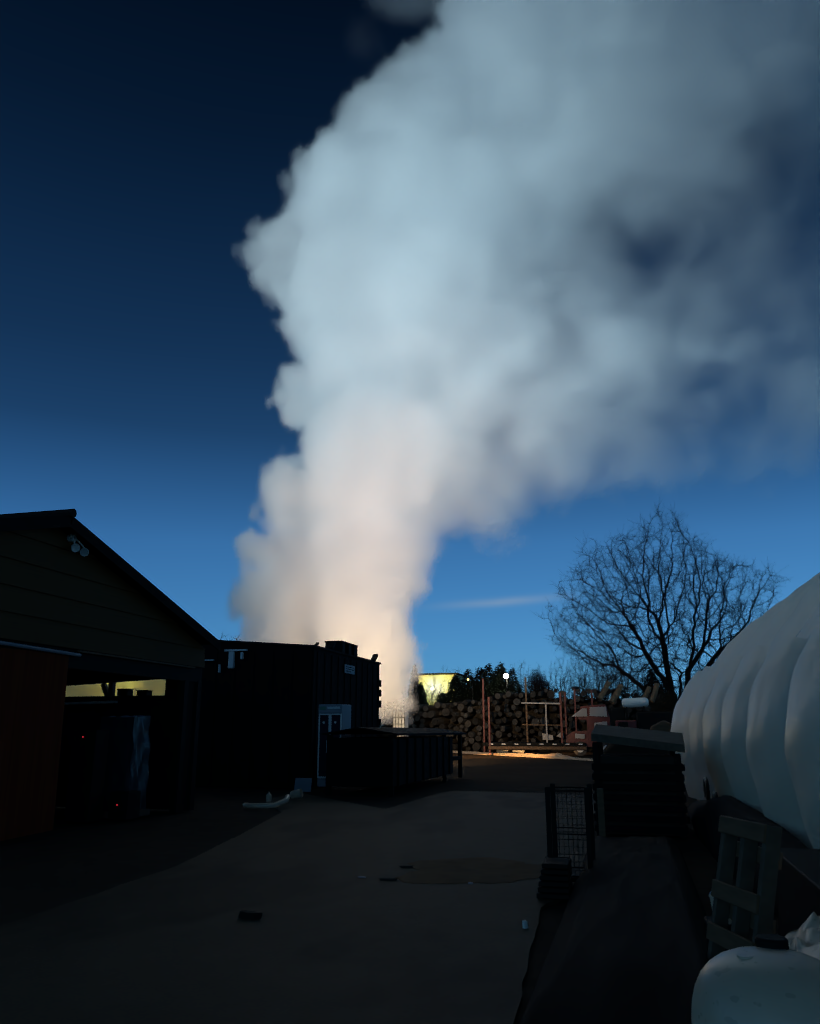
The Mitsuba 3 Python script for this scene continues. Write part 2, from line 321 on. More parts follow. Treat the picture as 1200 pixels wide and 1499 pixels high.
add(box(fx - .3, fx + .3, 26.4, 26.7, fz, fz + .34, .01), 'm_black', k, 'motor'); add(box(fx - .3, fx + .3, 25.7, 27.4, fz + .34, fz + .38), 'm_black', k, 'cover')
for a, b_ in ((26.06, 26.39), (26.71, 26.99)):
    add(trimesh.convex.convex_hull(np.array([(x, y, z) for x in (fx + .1, fx + .12) for y, z in ((a, fz + .02), (b_, fz + .02), ((a + b_) / 2 - .14 * (a < 26.5) + .14 * (a > 26.5), fz + .32))])), 'm_plate', k, 'side_plate')
FLOODS = []
for n, (y, tilt, lab) in enumerate(((23.6, 25, 'nearest'), (24.9, 40, 'middle'), (29.55, 35, 'farthest'))):
    k = thing('floodlight', f'small black floodlight on the kiln roof edge, {lab} of the three', 'floodlight', 'floodlights on the kiln roof edge')
    base = np.array([KX1 - .12, y, ktop(KX1) + .0]); sz = .5 if n == 0 else 1
    add(pipe([base, base + [0, 0, .10 * sz]], .022), 'm_black', k, 'bracket')
    hb = moved(box(-.09, .09, -.20, .20, -.05, .05, .012), (0, 0, 0), [(tilt, (1, 0, 0))]); hb.apply_scale(sz); hb.apply_translation(base + [0, .02, .17 * sz])
    add(hb, 'm_black', k, 'housing'); FLOODS.append(base + np.array([0, .36, .34]))

# ---------------------------------------------------------------- glass-door cooler in front of the kiln wall
c = thing('display_cooler', 'white-framed two-door display cooler with dark glass beside the kiln', 'cooler')
cx0, cx1, cy0, cy1, cz = -8.62, -7.92, 22.6, 23.45, 2.33
add(box(cx0, cx1, cy0 + .05, cy1, .1, cz, .012), 'm_plate', c, 'cabinet')
add(box(cx0, cx1 + .01, cy0, cy0 + .06, cz - .24, cz, .01), 'm_plate', c, 'header')
add(box(cx0 + .03, cx0 + .22, cy0 - .006, cy0 + .0, cz - .16, cz - .06), 'm_green_plate', c, 'header_plate')
add(box(cx0 + .27, cx1 - .05, cy0 - .006, cy0 + .0, cz - .13, cz - .07), 'm_white_paint', c, 'header_strip')
for n in range(2):
    a = cx0 + .01 + n * .345; dk = add(box(a + .04, a + .30, cy0 + .02, cy0 + .049, .35, cz - .30), 'm_glass_dark', c, 'door')
    for x in (a, a + .30): add(box(x, x + .04, cy0, cy0 + .05, .32, cz - .26, .004), 'm_white_paint', dk, 'frame_stile')
    add(box(a + .04, a + .30, cy0, cy0 + .05, cz - .30, cz - .262, .003), 'm_white_paint', dk, 'frame_rail'); add(box(a + .04, a + .30, cy0, cy0 + .05, .32, .37, .003), 'm_white_paint', dk, 'frame_rail')
    add(moved(trimesh.creation.cylinder(.035, .006, sections=14), (a + .15, cy0 + .016, 1.83), [(90, (1, 0, 0))]), 'm_white_paint', dk, 'sticker')
    add(pipe([(a + (.27 if n == 0 else .07), cy0 - .03, 1.0), (a + (.27 if n == 0 else .07), cy0 - .03, 1.35)], .012), 'm_grey_metal', dk, 'handle')

# ---------------------------------------------------------------- long dark wagon with a shallow lid
w = thing('bin_wagon', 'long dark steel bin wagon with a shallow lid below the kiln', 'wagon')
bx0, bx1, by0, by1 = -7.75, -5.95, 20.95, 30.0
add(box(bx0, bx1, by0, by1 - 1.6, .22, 1.42, .02), 'm_black_metal', w, 'body')
for y in np.arange(by0 + .5, by1 - 1.7, .9): add(box(bx1, bx1 + .05, y - .04, y + .04, .22, 1.4), 'm_black_metal', w, 'side_rib')
add(box(bx0, bx1, by1 - 1.6, by1, .62, .74, .01), 'm_black_metal', w, 'deck')
xm = (bx0 + bx1) / 2
for s in (-1, 1):
    e = bx0 - .1 if s < 0 else bx1 + .12
    v = [(x, y, z + t) for x, z in ((xm, 1.66), (e, 1.50)) for y in (by0 - .1, by1 + .1) for t in (0, .035)]
    add(trimesh.convex.convex_hull(np.array(v)), 'm_black_metal', w, 'lid')
add(beam((bx1 + .14, by0 - .1, 1.50), (bx1 + .14, by1 + .1, 1.50), .03, .05), 'm_black_metal', w, 'lid_edge')
for x in (bx0 + .06, bx1 - .06):
    for y in (by0 + .1, by1 - 2.7, by1 - .1): add(box(x - .06, x + .06, y - .06, y + .06, 0, 1.5), 'm_black_metal', w, 'leg')
# ---------------------------------------------------------------- white hoop house on the right
hh = thing('hoop_house', 'big white film-covered hoop house with bulging panels at the right', 'greenhouse')
PR = np.array([(1.42, 0), (1.25, .8), (1.20, 1.6), (1.45, 2.3), (1.96, 2.98), (2.6, 3.66), (3.35, 4.3), (4.25, 4.78), (5.2, 5.14), (6.6, 5.5), (8.0, 5.64)])
from scipy.interpolate import CubicSpline
sp = np.r_[0, np.cumsum(np.linalg.norm(np.diff(PR, axis=0), axis=1))]; cs = CubicSpline(sp, PR)
RIBS = [24.6, 22.0, 19.4, 16.9, 14.4, 12.0, 9.6, 7.3, 5.1, 3.0]
def seam_s(y): return np.interp(y, [3, 8, 12, 24.6], [2.25, 2.45, 2.72, 3.22])
def skin_pt(s, y, bulge):
    p, t = cs(s), cs(s, 1); t = t / np.linalg.norm(t)
    return (p[0] + .03 * (24.4 - y) - t[1] * bulge, y, p[1] + t[0] * bulge)
def panel(ya_, yb_, lower):
    ny, ns = 22, 26; v = []
    for a in np.linspace(0, 1, ny + 1):
        y = ya_ + (yb_ - ya_) * a; q = seam_s(y)
        s0, s1 = (0.0, q) if lower else (q, sp[-1])
        for b in np.linspace(0, 1, ns + 1):
            s = s0 + (s1 - s0) * b
            arch = math.sin(math.pi * a) * (1 + .25 * (1 - 2 * a) ** 2)
            if lower: bl = .27 * arch * (.35 + .65 * math.sin(math.pi * min(1, .12 + b * .75)) ** .8) + .11 * b ** 4
            else: bl = .15 * arch * min(1, b * 5 + .25)
            v.append(skin_pt(s, y, bl + .012 * math.sin(9 * s + 3 * y) * arch))
    i, j = np.meshgrid(np.arange(ny), np.arange(ns), indexing='ij'); k = i * (ns + 1) + j
    return trimesh.Trimesh(np.array(v), np.stack([k, k + 1, k + ns + 2, k + ns + 1], -1).reshape(-1, 4)[:, [0, 1, 2, 0, 2, 3]].reshape(-1, 3), process=False)
for a, b in zip(RIBS[:-1], RIBS[1:]):
    add(panel(a, b, True), 'm_film', hh, 'lower_film_panel', True); add(panel(a, b, False), 'm_film', hh, 'upper_film_panel', True)
add(pipe([skin_pt(seam_s(y), y, .045) for y in np.linspace(24.5, 3.1, 60)], .022, 6), 'm_plate', hh, 'seam_batten', 30)
for y in RIBS: add(pipe([skin_pt(s, y, -.02) for s in np.linspace(0, sp[-1], 30)], .03, 6), 'm_grey_metal', hh, 'hoop', 30)
s = np.linspace(0, sp[-1], 30); ring = np.array([skin_pt(q, 24.62, 0) for q in s]); far = ring.copy(); far[:, 0] = 16 - far[:, 0] + .0
pts2 = np.vstack([ring, far[::-1]])[:, [0, 2]]
m = trimesh.creation.extrude_polygon(Polygon(pts2).buffer(0), .03, engine='earcut'); m.apply_transform(trimesh.transformations.rotation_matrix(math.pi / 2, (1, 0, 0))); m.apply_translation([0, 24.66, 0])
add(m, 'm_film', hh, 'end_wall')
rv = np.array([[(16 - p[0] + .0 + .06 * (24.4 - y), y, p[2]) for p in [skin_pt(q, y, 0) for q in np.linspace(0, sp[-1], 20)]] for y in (24.6, 3.0)])
k = np.arange(19); add((rv.reshape(-1, 3), np.stack([k, k + 1, k + 21, k + 20], 1)), 'm_film', hh, 'far_side_film', True)
add(beam((1.38 + 0, 24.5, .12), (1.38 + .64, 3.1, .12), .05, .26), 'm_black', hh, 'baseboard')

# slumped loose film at the foot of the hoop house by the drum
k = thing('loose_film', 'crumpled white plastic film slumped beside the white drum', 'plastic film')
n = 60; a, b = np.meshgrid(np.linspace(0, 1, n), np.linspace(0, 1, n), indexing='ij')
q = np.stack([a * 4, b * 3, a * 0], -1); fold = np.abs(2 * meshkit.fbm(q * 1.6, 3, 31) - 1) + .5 * np.abs(2 * meshkit.fbm(q * 4, 2, 33) - 1)
V = np.stack([.60 + 1.2 * a + .05 * meshkit.noise(q * 3, 8), 3.2 + 2.2 * b, np.clip(.40 + .62 * a ** .9 + .20 * fold - .6 * np.clip(b - .9, 0, 1) * 6 - .5 * (a < .03), .02, 2)], -1).reshape(-1, 3)
i, j = np.meshgrid(np.arange(n - 1), np.arange(n - 1), indexing='ij'); kk = i * n + j
add((V, np.stack([kk, kk + n, kk + n + 1, kk + 1], -1).reshape(-1, 4)), 'm_drum', k, None, True)

# white plastic drum
k = thing('plastic_drum', 'white plastic drum with a black cap in the bottom right corner', 'drum')
DX, DY = .455, 3.72
prof = [(0, .0), (.27, .0), (.285, .02), (.285, .30), (.292, .32), (.285, .34), (.305, .46), (.312, .50), (.310, .54), (.303, .59), (.289, .64), (.266, .685), (.235, .72), (.195, .748), (.145, .768), (.08, .779), (0, .782)]
add(moved(lathe(prof, 64), (DX, DY, 0)), 'm_drum', k, 'body', 40)
add(moved(lathe([(0, 0), (.058, 0), (.062, .008), (.062, .034), (.055, .042), (0, .042)], 28), (DX + .02, DY + .11, .768)), 'm_black', k, 'cap', 30)
add(moved(lathe([(0, 0), (.03, 0), (.03, .012), (0, .012)], 16), (DX - .10, DY - .06, .765)), 'm_drum', k, 'bung', 30)

# pallet leaning on its edge
p = thing('wooden_pallet', 'weathered wooden pallet leaning on edge beside the hoop house', 'pallet')
O, A, Lup = np.array([.635, 5.62, .02]), np.array([-.36, .93, 0]), np.array([.20, 0, .98])
A /= np.linalg.norm(A); Lup /= np.linalg.norm(Lup); N = np.cross(Lup, A); N /= np.linalg.norm(N)
if N[0] > 0: N = -N
def pb(a0, a1, l0, l1, n0, n1, c=.004):
    m = box(a0, a1, l0, l1, n0, n1, c); M = np.eye(4); M[:3, 0], M[:3, 1], M[:3, 2], M[:3, 3] = A, Lup, N, O; m.apply_transform(M); m.fix_normals(); return m
for l0, l1 in ((.02, .13), (.27, .38), (.53, .64), (.93, 1.04)): add(pb(0, .56, l0, l1, .115, .137), 'm_old_wood', p, 'deck_board')
for a0 in (0, .255, .515): add(pb(a0, a0 + .045, .02, 1.04, .02, .115), 'm_wood', p, 'stringer')
for l0, l1 in ((.03, .13), (.42, .52), (.80, .90)): add(pb(0, .56, l0, l1, 0, .02), 'm_old_wood', p, 'back_board')

k = thing('black_bin', 'black plastic bin behind the leaning pallet', 'bin')
add(trimesh.convex.convex_hull(np.array([(x + dx, y, z) for x in (1.0, 1.45) for y in (5.75, 7.6) for z, dx in ((0, 0.0), (.66, .05))])), 'm_tarp', k, 'body')
add(box(1.02, 1.54, 5.72, 7.63, .64, .69, .01), 'm_black', k, 'rim')
k = thing('white_bucket', 'small white bucket behind the pallet', 'bucket')
add(moved(lathe([(0, 0), (.075, 0), (.092, .17), (.097, .17), (.097, .185), (.088, .185), (.072, .012), (0, .012)], 28), (.575, 7.2, .20)), 'm_drum', k, 'body', 40)
add(pipe([(.575 + .095 * math.cos(t), 7.2, .37 + .07 * math.sin(t)) for t in np.linspace(0, math.pi, 14)], .004, 5), 'm_grey_metal', k, 'handle')
k = thing('concrete_block', 'dark block under the white bucket', 'block')
add(box(.44, .72, 7.05, 7.4, 0, .2, .01), 'm_black', k)

# slatted firewood crate with a plywood lid
k = thing('firewood_crate', 'dark slatted firewood crate with a plywood lid between driveway and hoop house', 'crate')
fx0, fx1, fy0, fy1 = -.66, .70, 14.2, 16.1
v = [(x, y, z + t) for x, y, z in ((-.66, 16.2, 1.60), (.86, 16.2, 1.44), (-.66, 13.98, 1.44), (.76, 13.98, 1.27)) for t in (0, .12)]
add(trimesh.convex.convex_hull(np.array(v)), 'm_wood', k, 'lid')
for x in (fx0 + .05, fx1 - .05):
    for y in (fy0 + .05, fy1 - .05): add(box(x - .05, x + .05, y - .05, y + .05, 0, 1.42 - (x > 0) * .17 + (y > 15) * .15, .006), 'm_black', k, 'post')
r = np.random.default_rng(12)
for n, z in enumerate(np.arange(.06, 1.12, .155)):
    j = r.uniform(0, .05)
    add(box(fx0 - .01, fx1 + .015 + j, fy0 - .03, fy0, z, z + .10, .004), 'm_tarp', k, 'front_slat'); add(box(fx1, fx1 + .03, fy0 - .03 - j, fy1, z + .0, z + .10, .004), 'm_tarp', k, 'side_slat')
    add(box(fx0 - .03, fx0, fy0, fy1, z, z + .10, .004), 'm_tarp', k, 'side_slat')
add(box(fx0 + .1, fx1 - .1, fy0 + .05, fy1 - .1, .02, 1.2), 'm_bark', k, 'firewood_fill')
k = thing('boulder', 'pale boulder beyond the firewood crate by the hoop house', 'rock')
m = trimesh.creation.icosphere(3, 1); v = np.array(m.vertices) * [.42, .3, .26]; v *= (.85 + .3 * meshkit.noise(v * 4, 2))[:, None]; m.vertices = v
add(moved(m, (.95, 28.0, 1.62)), 'm_old_wood', k, None, 35)
k = thing('stone_pedestal', 'dark stone heap under the pale boulder', 'rock heap')
m = trimesh.creation.icosphere(3, 1); v = np.array(m.vertices) * [1.5, .9, 1.6]; v *= (.85 + .3 * meshkit.noise(v * 2, 2))[:, None]; m.vertices = v
add(moved(m, (.2, 28.4, .0)), 'm_soil', k, None, 35)

# hoses slumped against the film
k = thing('hose_coil', 'black hose looping against the foot of the hoop house', 'hose')
for (yy, zz, rr) in ((16.6, .55, .20), (15.2, .42, .17)):
    add(pipe([(1.08 + .03 * (24.4 - yy) * .6, yy + rr * 1.3 * math.cos(t), zz + rr * math.sin(t)) for t in np.linspace(0, 2 * math.pi, 26)], .035, 8), 'm_rubber', k, 'loop', 30)
m = trimesh.creation.icosphere(3, 1); v = np.array(m.vertices) * [.36, 5.2, .55]; v *= (.8 + .4 * meshkit.noise(v * [3, .9, 3], 7))[:, None]; m.vertices = v
kk = thing('tarp_roll', 'long black tarp rolled along the foot of the hoop house', 'tarp')
add(moved(m, (1.3, 12.2, .12), [(2, (0, 0, 1))]), 'm_tarp', kk, None, 35)

# wire mesh cart
k = thing('wire_cart', 'tall wire mesh cart standing at the driveway edge', 'cart')
wx0, wx1, wy0, wy1, wh = -.93, -.52, 9.35, 9.95, 1.02
for x in (wx0, wx1):
    for y in (wy0, wy1): add(box(x - .026, x + .026, y - .026, y + .026, .10, wh, .004), 'm_black', k, 'post')
for y in (wy0, wy1):
    for z in (.14, .55, wh - .04): add(pipe([(wx0, y, z), (wx1, y, z)], .008, 6), 'm_black', k, 'rail')
P, Q = [], []
for y in (wy0, wy1):
    for x in np.arange(wx0 + .05, wx1, .05): P.append((x, y, .14)); Q.append((x, y, wh - .04))
    for z in np.arange(.2, wh - .05, .075): P.append((wx0, y, z)); Q.append((wx1, y, z))
add(tubes(P, Q, [.0022] * len(P), [.0022] * len(P), 5), 'm_black', k, 'mesh_wire', kind='stuff')
add(box(wx0 - .03, wx1 + .03, wy0 - .03, wy1 + .03, .09, .13, .005), 'm_black', k, 'shelf')
for x in (wx0, wx1):
    for y in (wy0, wy1): add(moved(trimesh.creation.cylinder(.045, .03, sections=18), (x, y, .05), [(90, (0, 1, 0))]), 'm_rubber', k, 'caster', 30)
k = thing('stacked_trays', 'stack of dark plastic trays by the wire cart', 'trays')
for n in range(6): add(box(-1.02 + .012 * n, -.70, 8.75, 9.2, .02 + n * .055, .062 + n * .055, .006), 'm_black', k, 'tray')
k = thing('dark_tarp', 'black tarp covered heap between the wire cart and the pallet', 'tarp heap')
n = 50; a, b = np.meshgrid(np.linspace(0, 1, n), np.linspace(0, 1, n), indexing='ij'); q = np.stack([a * 3, b * 6, a * 0], -1)
edge = np.minimum(np.minimum(a, 1 - a) * 6, np.minimum(b, 1 - b) * 8); hgt = np.clip(edge, 0, 1) ** .6 * (.12 + .22 * meshkit.fbm(q * .8, 4, 41))
V = np.stack([-.72 + 1.25 * a, 4.6 + 8.6 * b, hgt], -1).reshape(-1, 3); i, j = np.meshgrid(np.arange(n - 1), np.arange(n - 1), indexing='ij'); kk = i * n + j
add((V, np.stack([kk, kk + n, kk + n + 1, kk + 1], -1).reshape(-1, 4)), 'm_tarp', k, None, True)
k = thing('fence_post', 'short wooden post behind the wire cart', 'post')
add(box(-.55, -.46, 12.4, 12.49, 0, .82, .006), 'm_old_wood', k)

# ---------------------------------------------------------------- litter on and beside the driveway
def flake(x, y, sx, sy, seed, h=.02, rot=0.0, z=.008):
    r = np.random.default_rng(seed); pts = np.array([(math.cos(t) * sx * r.uniform(.7, 1.1), math.sin(t) * sy * r.uniform(.6, 1.1), z + hz * h * r.uniform(.6, 1.2)) for t in np.linspace(0, 6.0, 9) for hz in (0, 1)])
    return moved(trimesh.convex.convex_hull(pts), (x, y, 0), [(rot, (0, 0, 1))])
for lab, cat, args, m_ in (('dark crumpled glove lying alone on the driveway', 'glove', (-3.36, 7.28, .11, .045, 1, .05), 'm_black'), ('flat dark bark scrap left of the mud patch', 'bark scrap', (-2.72, 9.42, .12, .035, 2, .02), 'm_bark'),
                           ('small pale scrap on the driveway near the mud patch', 'scrap', (-3.05, 9.5, .05, .015, 3, .015), 'm_plate'), ('white paper scrap at the right edge of the driveway', 'paper scrap', (-.98, 7.53, .025, .03, 4, .05), 'm_white_paint'),
                           ('thin dark stick behind the mud patch', 'stick', (-1.05, 11.5, .16, .02, 6, .02), 'm_bark'), ('dark bark scrap at the left tip of the mud patch', 'bark scrap', (-2.75, 10.3, .09, .03, 7, .02), 'm_bark'),
                           ('pale chip at the near edge of the mud patch', 'wood chip', (-1.8, 9.42, .03, .02, 8, .02), 'm_plate')):
    k = thing('litter', lab, cat); add(flake(*args), m_, k)
k = thing('white_pipe', 'bent white pipe lying on the ground by the barn', 'pipe')
add(pipe([(-8.15, 17.15, .06), (-8.02, 16.95, .07), (-7.75, 16.95, .07), (-7.42, 17.05, .08), (-7.28, 17.3, .16), (-7.35, 17.55, .22)], .055, 10), 'm_drum', k, None, 40)
k = thing('white_jug', 'small white jug standing behind the bent white pipe', 'jug')
add(moved(lathe([(0, 0), (.06, 0), (.065, .02), (.065, .14), (.02, .19), (.02, .22), (0, .22)], 18), (-8.3, 18.7, .01)), 'm_drum', k, None, 40)
k = thing('tipped_bucket', 'small pale bucket tipped over near the bent white pipe', 'bucket')
add(moved(lathe([(0, 0), (.085, 0), (.105, .26), (.1, .26), (.08, .01), (0, .01)], 20), (-7.95, 19.2, .13), [(80, (0, 1, 0))]), 'm_drum', k, None, 40)
k = thing('plywood_sheet', 'pale square board leaning by the wagon leg', 'board')
add(moved(box(-.24, .24, -.015, .015, 0, .36, .004), (-8.75, 21.9, .008), [(-12, (1, 0, 0))]), 'm_plate', k)
# ---------------------------------------------------------------- far yard: log pile, log trailer, truck
lr = np.random.default_rng(21)
def log_meshes(seed, n=14):
    r = np.random.default_rng(seed); t = np.arange(n) * 2 * np.pi / n
    w = 1 + r.uniform(-.09, .09, n) + .06 * np.sin(2 * t + r.uniform(0, 6)); ring = np.stack([np.cos(t) * w, np.sin(t) * w], 1)
    ys = [0.0, .25, 1.0]; V = np.vstack([np.c_[ring[:, 0] * s, np.full(n, y), ring[:, 1] * s] for y, s in zip(ys, (1, 1.02, .95))])
    i = np.arange(n); f = np.vstack([np.vstack([np.stack([k * n + i, k * n + (i + 1) % n, (k + 1) * n + (i + 1) % n], 1), np.stack([k * n + i, (k + 1) * n + (i + 1) % n, (k + 1) * n + i], 1)]) for k in range(2)])
    cap = np.vstack([np.c_[ring[:, 0] * .93, np.full(n, -.004), ring[:, 1] * .93], [[0, -.006, 0]]]); cf = np.stack([i, (i + 1) % n, np.full(n, n)], 1)
    uv = np.vstack([ring * .465 + .5, [[.5, .5]]])
    return mikit.ply((V, f), 'm_bark', 40), [mikit.ply((cap, cf), f'm_cut_{k}', True, uv=uv) for k in range(3)]
VARS = [log_meshes(s) for s in range(5)]
placed = []
def top_of(x): return np.interp(x, [-18, -15, -12, -9, -4, 0, 2], [3.2, 3.55, 3.9, 4.5, 4.9, 4.6, 4.2])
tries = 0
while len(placed) < 285 and tries < 60000:
    tries += 1
    x, rr = lr.uniform(-18.3, 2.2), lr.choice([.16, .2, .24, .29, .34], p=[.2, .3, .25, .15, .1]); z = rr + lr.uniform(0, 1) * (top_of(x) - rr)
    if z > top_of(x) or (z < 1.4 and x > -8 and lr.random() < .6): continue
    if all((x - a) ** 2 + (z - b) ** 2 > (.93 * (rr + c)) ** 2 for a, b, c in placed): placed.append((x, z, rr))
for x, z, rr in placed:
    k = thing('log', 'cut tree trunk in the big pile behind the log trailer, sawn end towards the yard', 'log', 'logs in the big pile')
    bark, ends = VARS[lr.integers(5)]
    yy = 66 + lr.uniform(-.5, .5) + .12 * (x + 8); M = T().translate([x, yy, z]).rotate([0, 0, 1], lr.uniform(-6, 6)).rotate([1, 0, 0], lr.uniform(-4, 4)).rotate([0, 1, 0], lr.uniform(0, 360)).scale([rr, 3.2, rr])
    scene[k + '__bark'] = {**bark, 'to_world': M}; scene[k + '__sawn_end'] = {**ends[lr.choice(3, p=[.42, .33, .25])], 'to_world': M}
core_ = [(x, y, z) for x in (-18.3, 2.3) for y in (68.3, 71) for z in (0, top_of(x) - .5)] + [(-8, 68.3, 4.2), (-8, 71, 4.2)]
k = thing('log_pile_heart', 'dark mass of logs deep inside the big pile', 'logs', kind='stuff'); add(trimesh.convex.convex_hull(np.array(core_)), 'm_bark', k)
# slanting trunks on top, right end of the pile
for n, (x0, z0, x1, z1, rr) in enumerate(((-1.9, 3.5, -1.3, 4.55, .17), (-1.2, 3.3, -.55, 4.35, .19), (.5, 3.1, 1.15, 4.2, .16), (1.2, 3.3, 1.6, 4.4, .17))):
    k = thing('leaning_log', f'pale slanting trunk beside the white tank, number {("first", "second", "third", "fourth")[n]} from the left', 'log', None)
    labels[k]['label'] = ('pale slanting trunk at the right end of the log pile, leftmost', 'pale slanting trunk just left of the white tank', 'pale slanting trunk just right of the white tank', 'pale slanting trunk at the right end of the log pile, rightmost')[n]
    add(pipe([(x0, 53.6, z0), ((x0 + x1) / 2 + .04, 53.8, (z0 + z1) / 2), (x1, 54.0, z1)], [rr, rr * .95, rr * .9], 10), 'm_cut_0' if False else 'm_old_wood', k, None, 40)

k = thing('log_trailer', 'long flat log trailer with dark stakes and white reflectors', 'trailer')
add(box(-9.9, -3.1, 57.0, 59.4, .62, .84, .02), 'm_black', k, 'deck')
add(box(-9.5, -3.0, 56.9, 57.0, .40, .60, .01), 'm_old_wood', k, 'side_rail')
for x in np.linspace(-9.3, -3.4, 8): add(box(x - .13, x + .13, 56.97, 56.995, .71, .78), 'm_white_paint', k, 'reflector')
for x, z1 in ((-7.1, 5.25), (-4.42, 4.2), (-3.75, 4.4), (-2.6, 4.3)): add(box(x - .06, x + .06, 59.0, 59.12, .8, z1, .01), 'm_red' if x > -5 else 'm_old_wood', k, 'stake')
add(beam((-7.2, 57.2, 3.42), (-4.6, 57.2, 3.36), .10, .10, .01), 'm_pale', k, 'cross_bar'); add(box(-5.63, -5.53, 57.15, 57.25, .8, 3.4, .01), 'm_pale', k, 'stake')
add(beam((-7.2, 57.2, 2.0), (-4.6, 57.2, 1.96), .06, .06), 'm_old_wood', k, 'cross_bar'); add(box(-4.66, -4.52, 57.15, 57.28, .8, 4.1, .01), 'm_red', k, 'stake')
for x in (-8.6, -7.5): add(moved(trimesh.creation.cylinder(.42, .3, sections=24), (x, 57.3, .42), [(90, (1, 0, 0))]), 'm_rubber', k, 'wheel', 30)
for (x, y, z0, z1, lab) in ((-9.40, 57.0, .40, 3.85, 'red steel post at the left end of the log trailer, nearer and lower of two'), (-10.28, 60.0, .4, 5.25, 'red steel post behind the trailer end, farther and higher of two')):
    k = thing('red_post', lab, 'post'); add(box(x - .065, x + .065, y - .065, y + .065, 0, z1, .012), 'm_red', k, 'shaft'); add(box(x - .18, x + .18, y - .18, y + .18, 0, .05), 'm_black', k, 'foot')

tk = thing('red_truck', 'dark red truck with pale windows behind the log trailer', 'truck')
def prism(pts, y0, y1):
    m = trimesh.creation.extrude_polygon(Polygon(pts), y1 - y0, engine='earcut'); m.apply_transform(trimesh.transformations.rotation_matrix(math.pi / 2, (1, 0, 0))); m.apply_translation([0, y1, 0]); return m
add(prism([(-4.35, .55), (-4.35, 1.25), (-3.9, 1.55), (-2.95, 1.62), (-2.95, 2.3), (-3.55, 2.35), (-3.3, 3.2), (-1.7, 3.3), (-1.45, 2.4), (-1.3, .6)], 57.6, 59.6), 'm_red', tk, 'cab')
add(prism([(-3.95, 2.52), (-3.2, 3.05), (-2.9, 3.05), (-2.9, 2.52)], 57.50, 57.58), 'm_pale', tk, 'window'); add(prism([(-2.75, 2.55), (-2.7, 3.12), (-1.65, 3.15), (-1.6, 2.5)], 57.50, 57.58), 'm_pale', tk, 'window')  # pale window colour stands for sky reflected in the glass
add(prism([(-2.42, 1.55), (-2.45, 2.1), (-1.62, 2.2), (-1.6, 1.42)], 56.9, 56.98), 'm_pale', tk, 'door_panel')
add(prism([(-5.9, 1.02), (-5.9, 1.45), (-5.2, 1.30), (-5.2, 1.0)], 57.4, 57.48), 'm_pale', tk, 'side_plate'); add(prism([(-4.98, 1.25), (-4.55, 1.62), (-4.48, 1.1)], 57.4, 57.48), 'm_pale', tk, 'side_plate'); add(prism([(-3.75, 1.12), (-3.75, 1.42), (-3.1, 1.38), (-3.15, 1.1)], 57.4, 57.48), 'm_pale', tk, 'side_plate')
add(box(-6.2, -1.2, 57.7, 59.4, .42, .62), 'm_black', tk, 'chassis')
for x in (-3.45, -1.75):
    wk = add(moved(trimesh.creation.cylinder(.46, .28, sections=28), (x, 57.4, .46), [(90, (1, 0, 0))]), 'm_rubber', tk, 'wheel', 30)
    add(moved(trimesh.creation.cylinder(.24, .04, sections=20), (x, 57.25, .46), [(90, (1, 0, 0))]), 'm_grey_metal', wk, 'hub', 30)
k = thing('white_tank', 'small white horizontal tank on a dark stand right of the log pile', 'tank')
m = lathe([(0, -.78), (.12, -.77), (.23, -.70), (.28, -.60), (.28, .60), (.23, .70), (.12, .77), (0, .78)], 28)
add(moved(m, (.22, 52, 3.22), [(90, (0, 1, 0)), (-2, (0, 1, 0))]), 'm_white_paint', k, 'vessel', 40)
for x in (-.3, .7): add(box(x - .06, x + .06, 51.85, 52.15, 0, 2.99), 'm_black', k, 'leg')
add(box(-1.3, -.4, 52.1, 53, 0, 2.95, .05), 'm_black', k, 'stand')
k = thing('red_machine', 'dull red machine body half hidden behind the firewood crate', 'machine')
add(box(-.9, .2, 47, 49, .6, 2.15, .05), 'm_red', k, 'body'); add(box(-.75, -.25, 46.94, 46.99, 1.7, 2.05), 'm_black', k, 'vent'); add(box(-1.1, 2.8, 47.3, 50, .3, .8), 'm_black', k, 'base'); add(box(.2, 2.6, 47.2, 49.4, .8, 2.6, .08), 'm_black', k, 'engine_cover')

# wood chip ridge added to stand for a strip of lamplit ground
k = thing('added_chip_ridge', 'low ridge of wood chips added as the strip of lamplit ground across the yard', 'wood chips', kind='stuff')
line = np.array([(-14.5, 66.0), (-12.9, 63.8), (-9.2, 59.2 - .9), (-6.9, 55.7), (-5.3, 53.6), (-4.6, 52.7), (-2.3, 49.6), (-.5, 47.3)])
n = 260; tt = np.linspace(0, 1, n); L = LineString(line); P0 = np.array([[L.interpolate(t, True).x, L.interpolate(t, True).y] for t in tt])
dn = np.gradient(P0, axis=0); dn /= np.linalg.norm(dn, axis=1, keepdims=True); nn = np.stack([dn[:, 1], -dn[:, 0]], 1)
cs_ = np.linspace(-.45, .45, 11); big = np.interp(tt, [0, .12, .45, .66, .72, .8, 1], [.10, .14, .16, .22, .26, .10, .07])
ht = (1 - (cs_ / .45) ** 2)[None] * (big * 1.0)[:, None] * (.55 + .9 * meshkit.fbm(np.stack([P0[:, :1] * 2.2 + cs_ * 0, P0[:, 1:] * 2.2 + cs_ * 3, cs_[None] * 2 + P0[:, :1] * 0], -1), 3, 61))
V = np.concatenate([P0[:, None] - nn[:, None] * cs_[None, :, None] * 1.0, (ht - .02)[..., None]], -1).reshape(-1, 3)
i, j = np.meshgrid(np.arange(n - 1), np.arange(10), indexing='ij'); kk = i * 11 + j
add((V, np.stack([kk, kk + 11, kk + 12, kk + 1], -1).reshape(-1, 4)), 'm_chips', k)
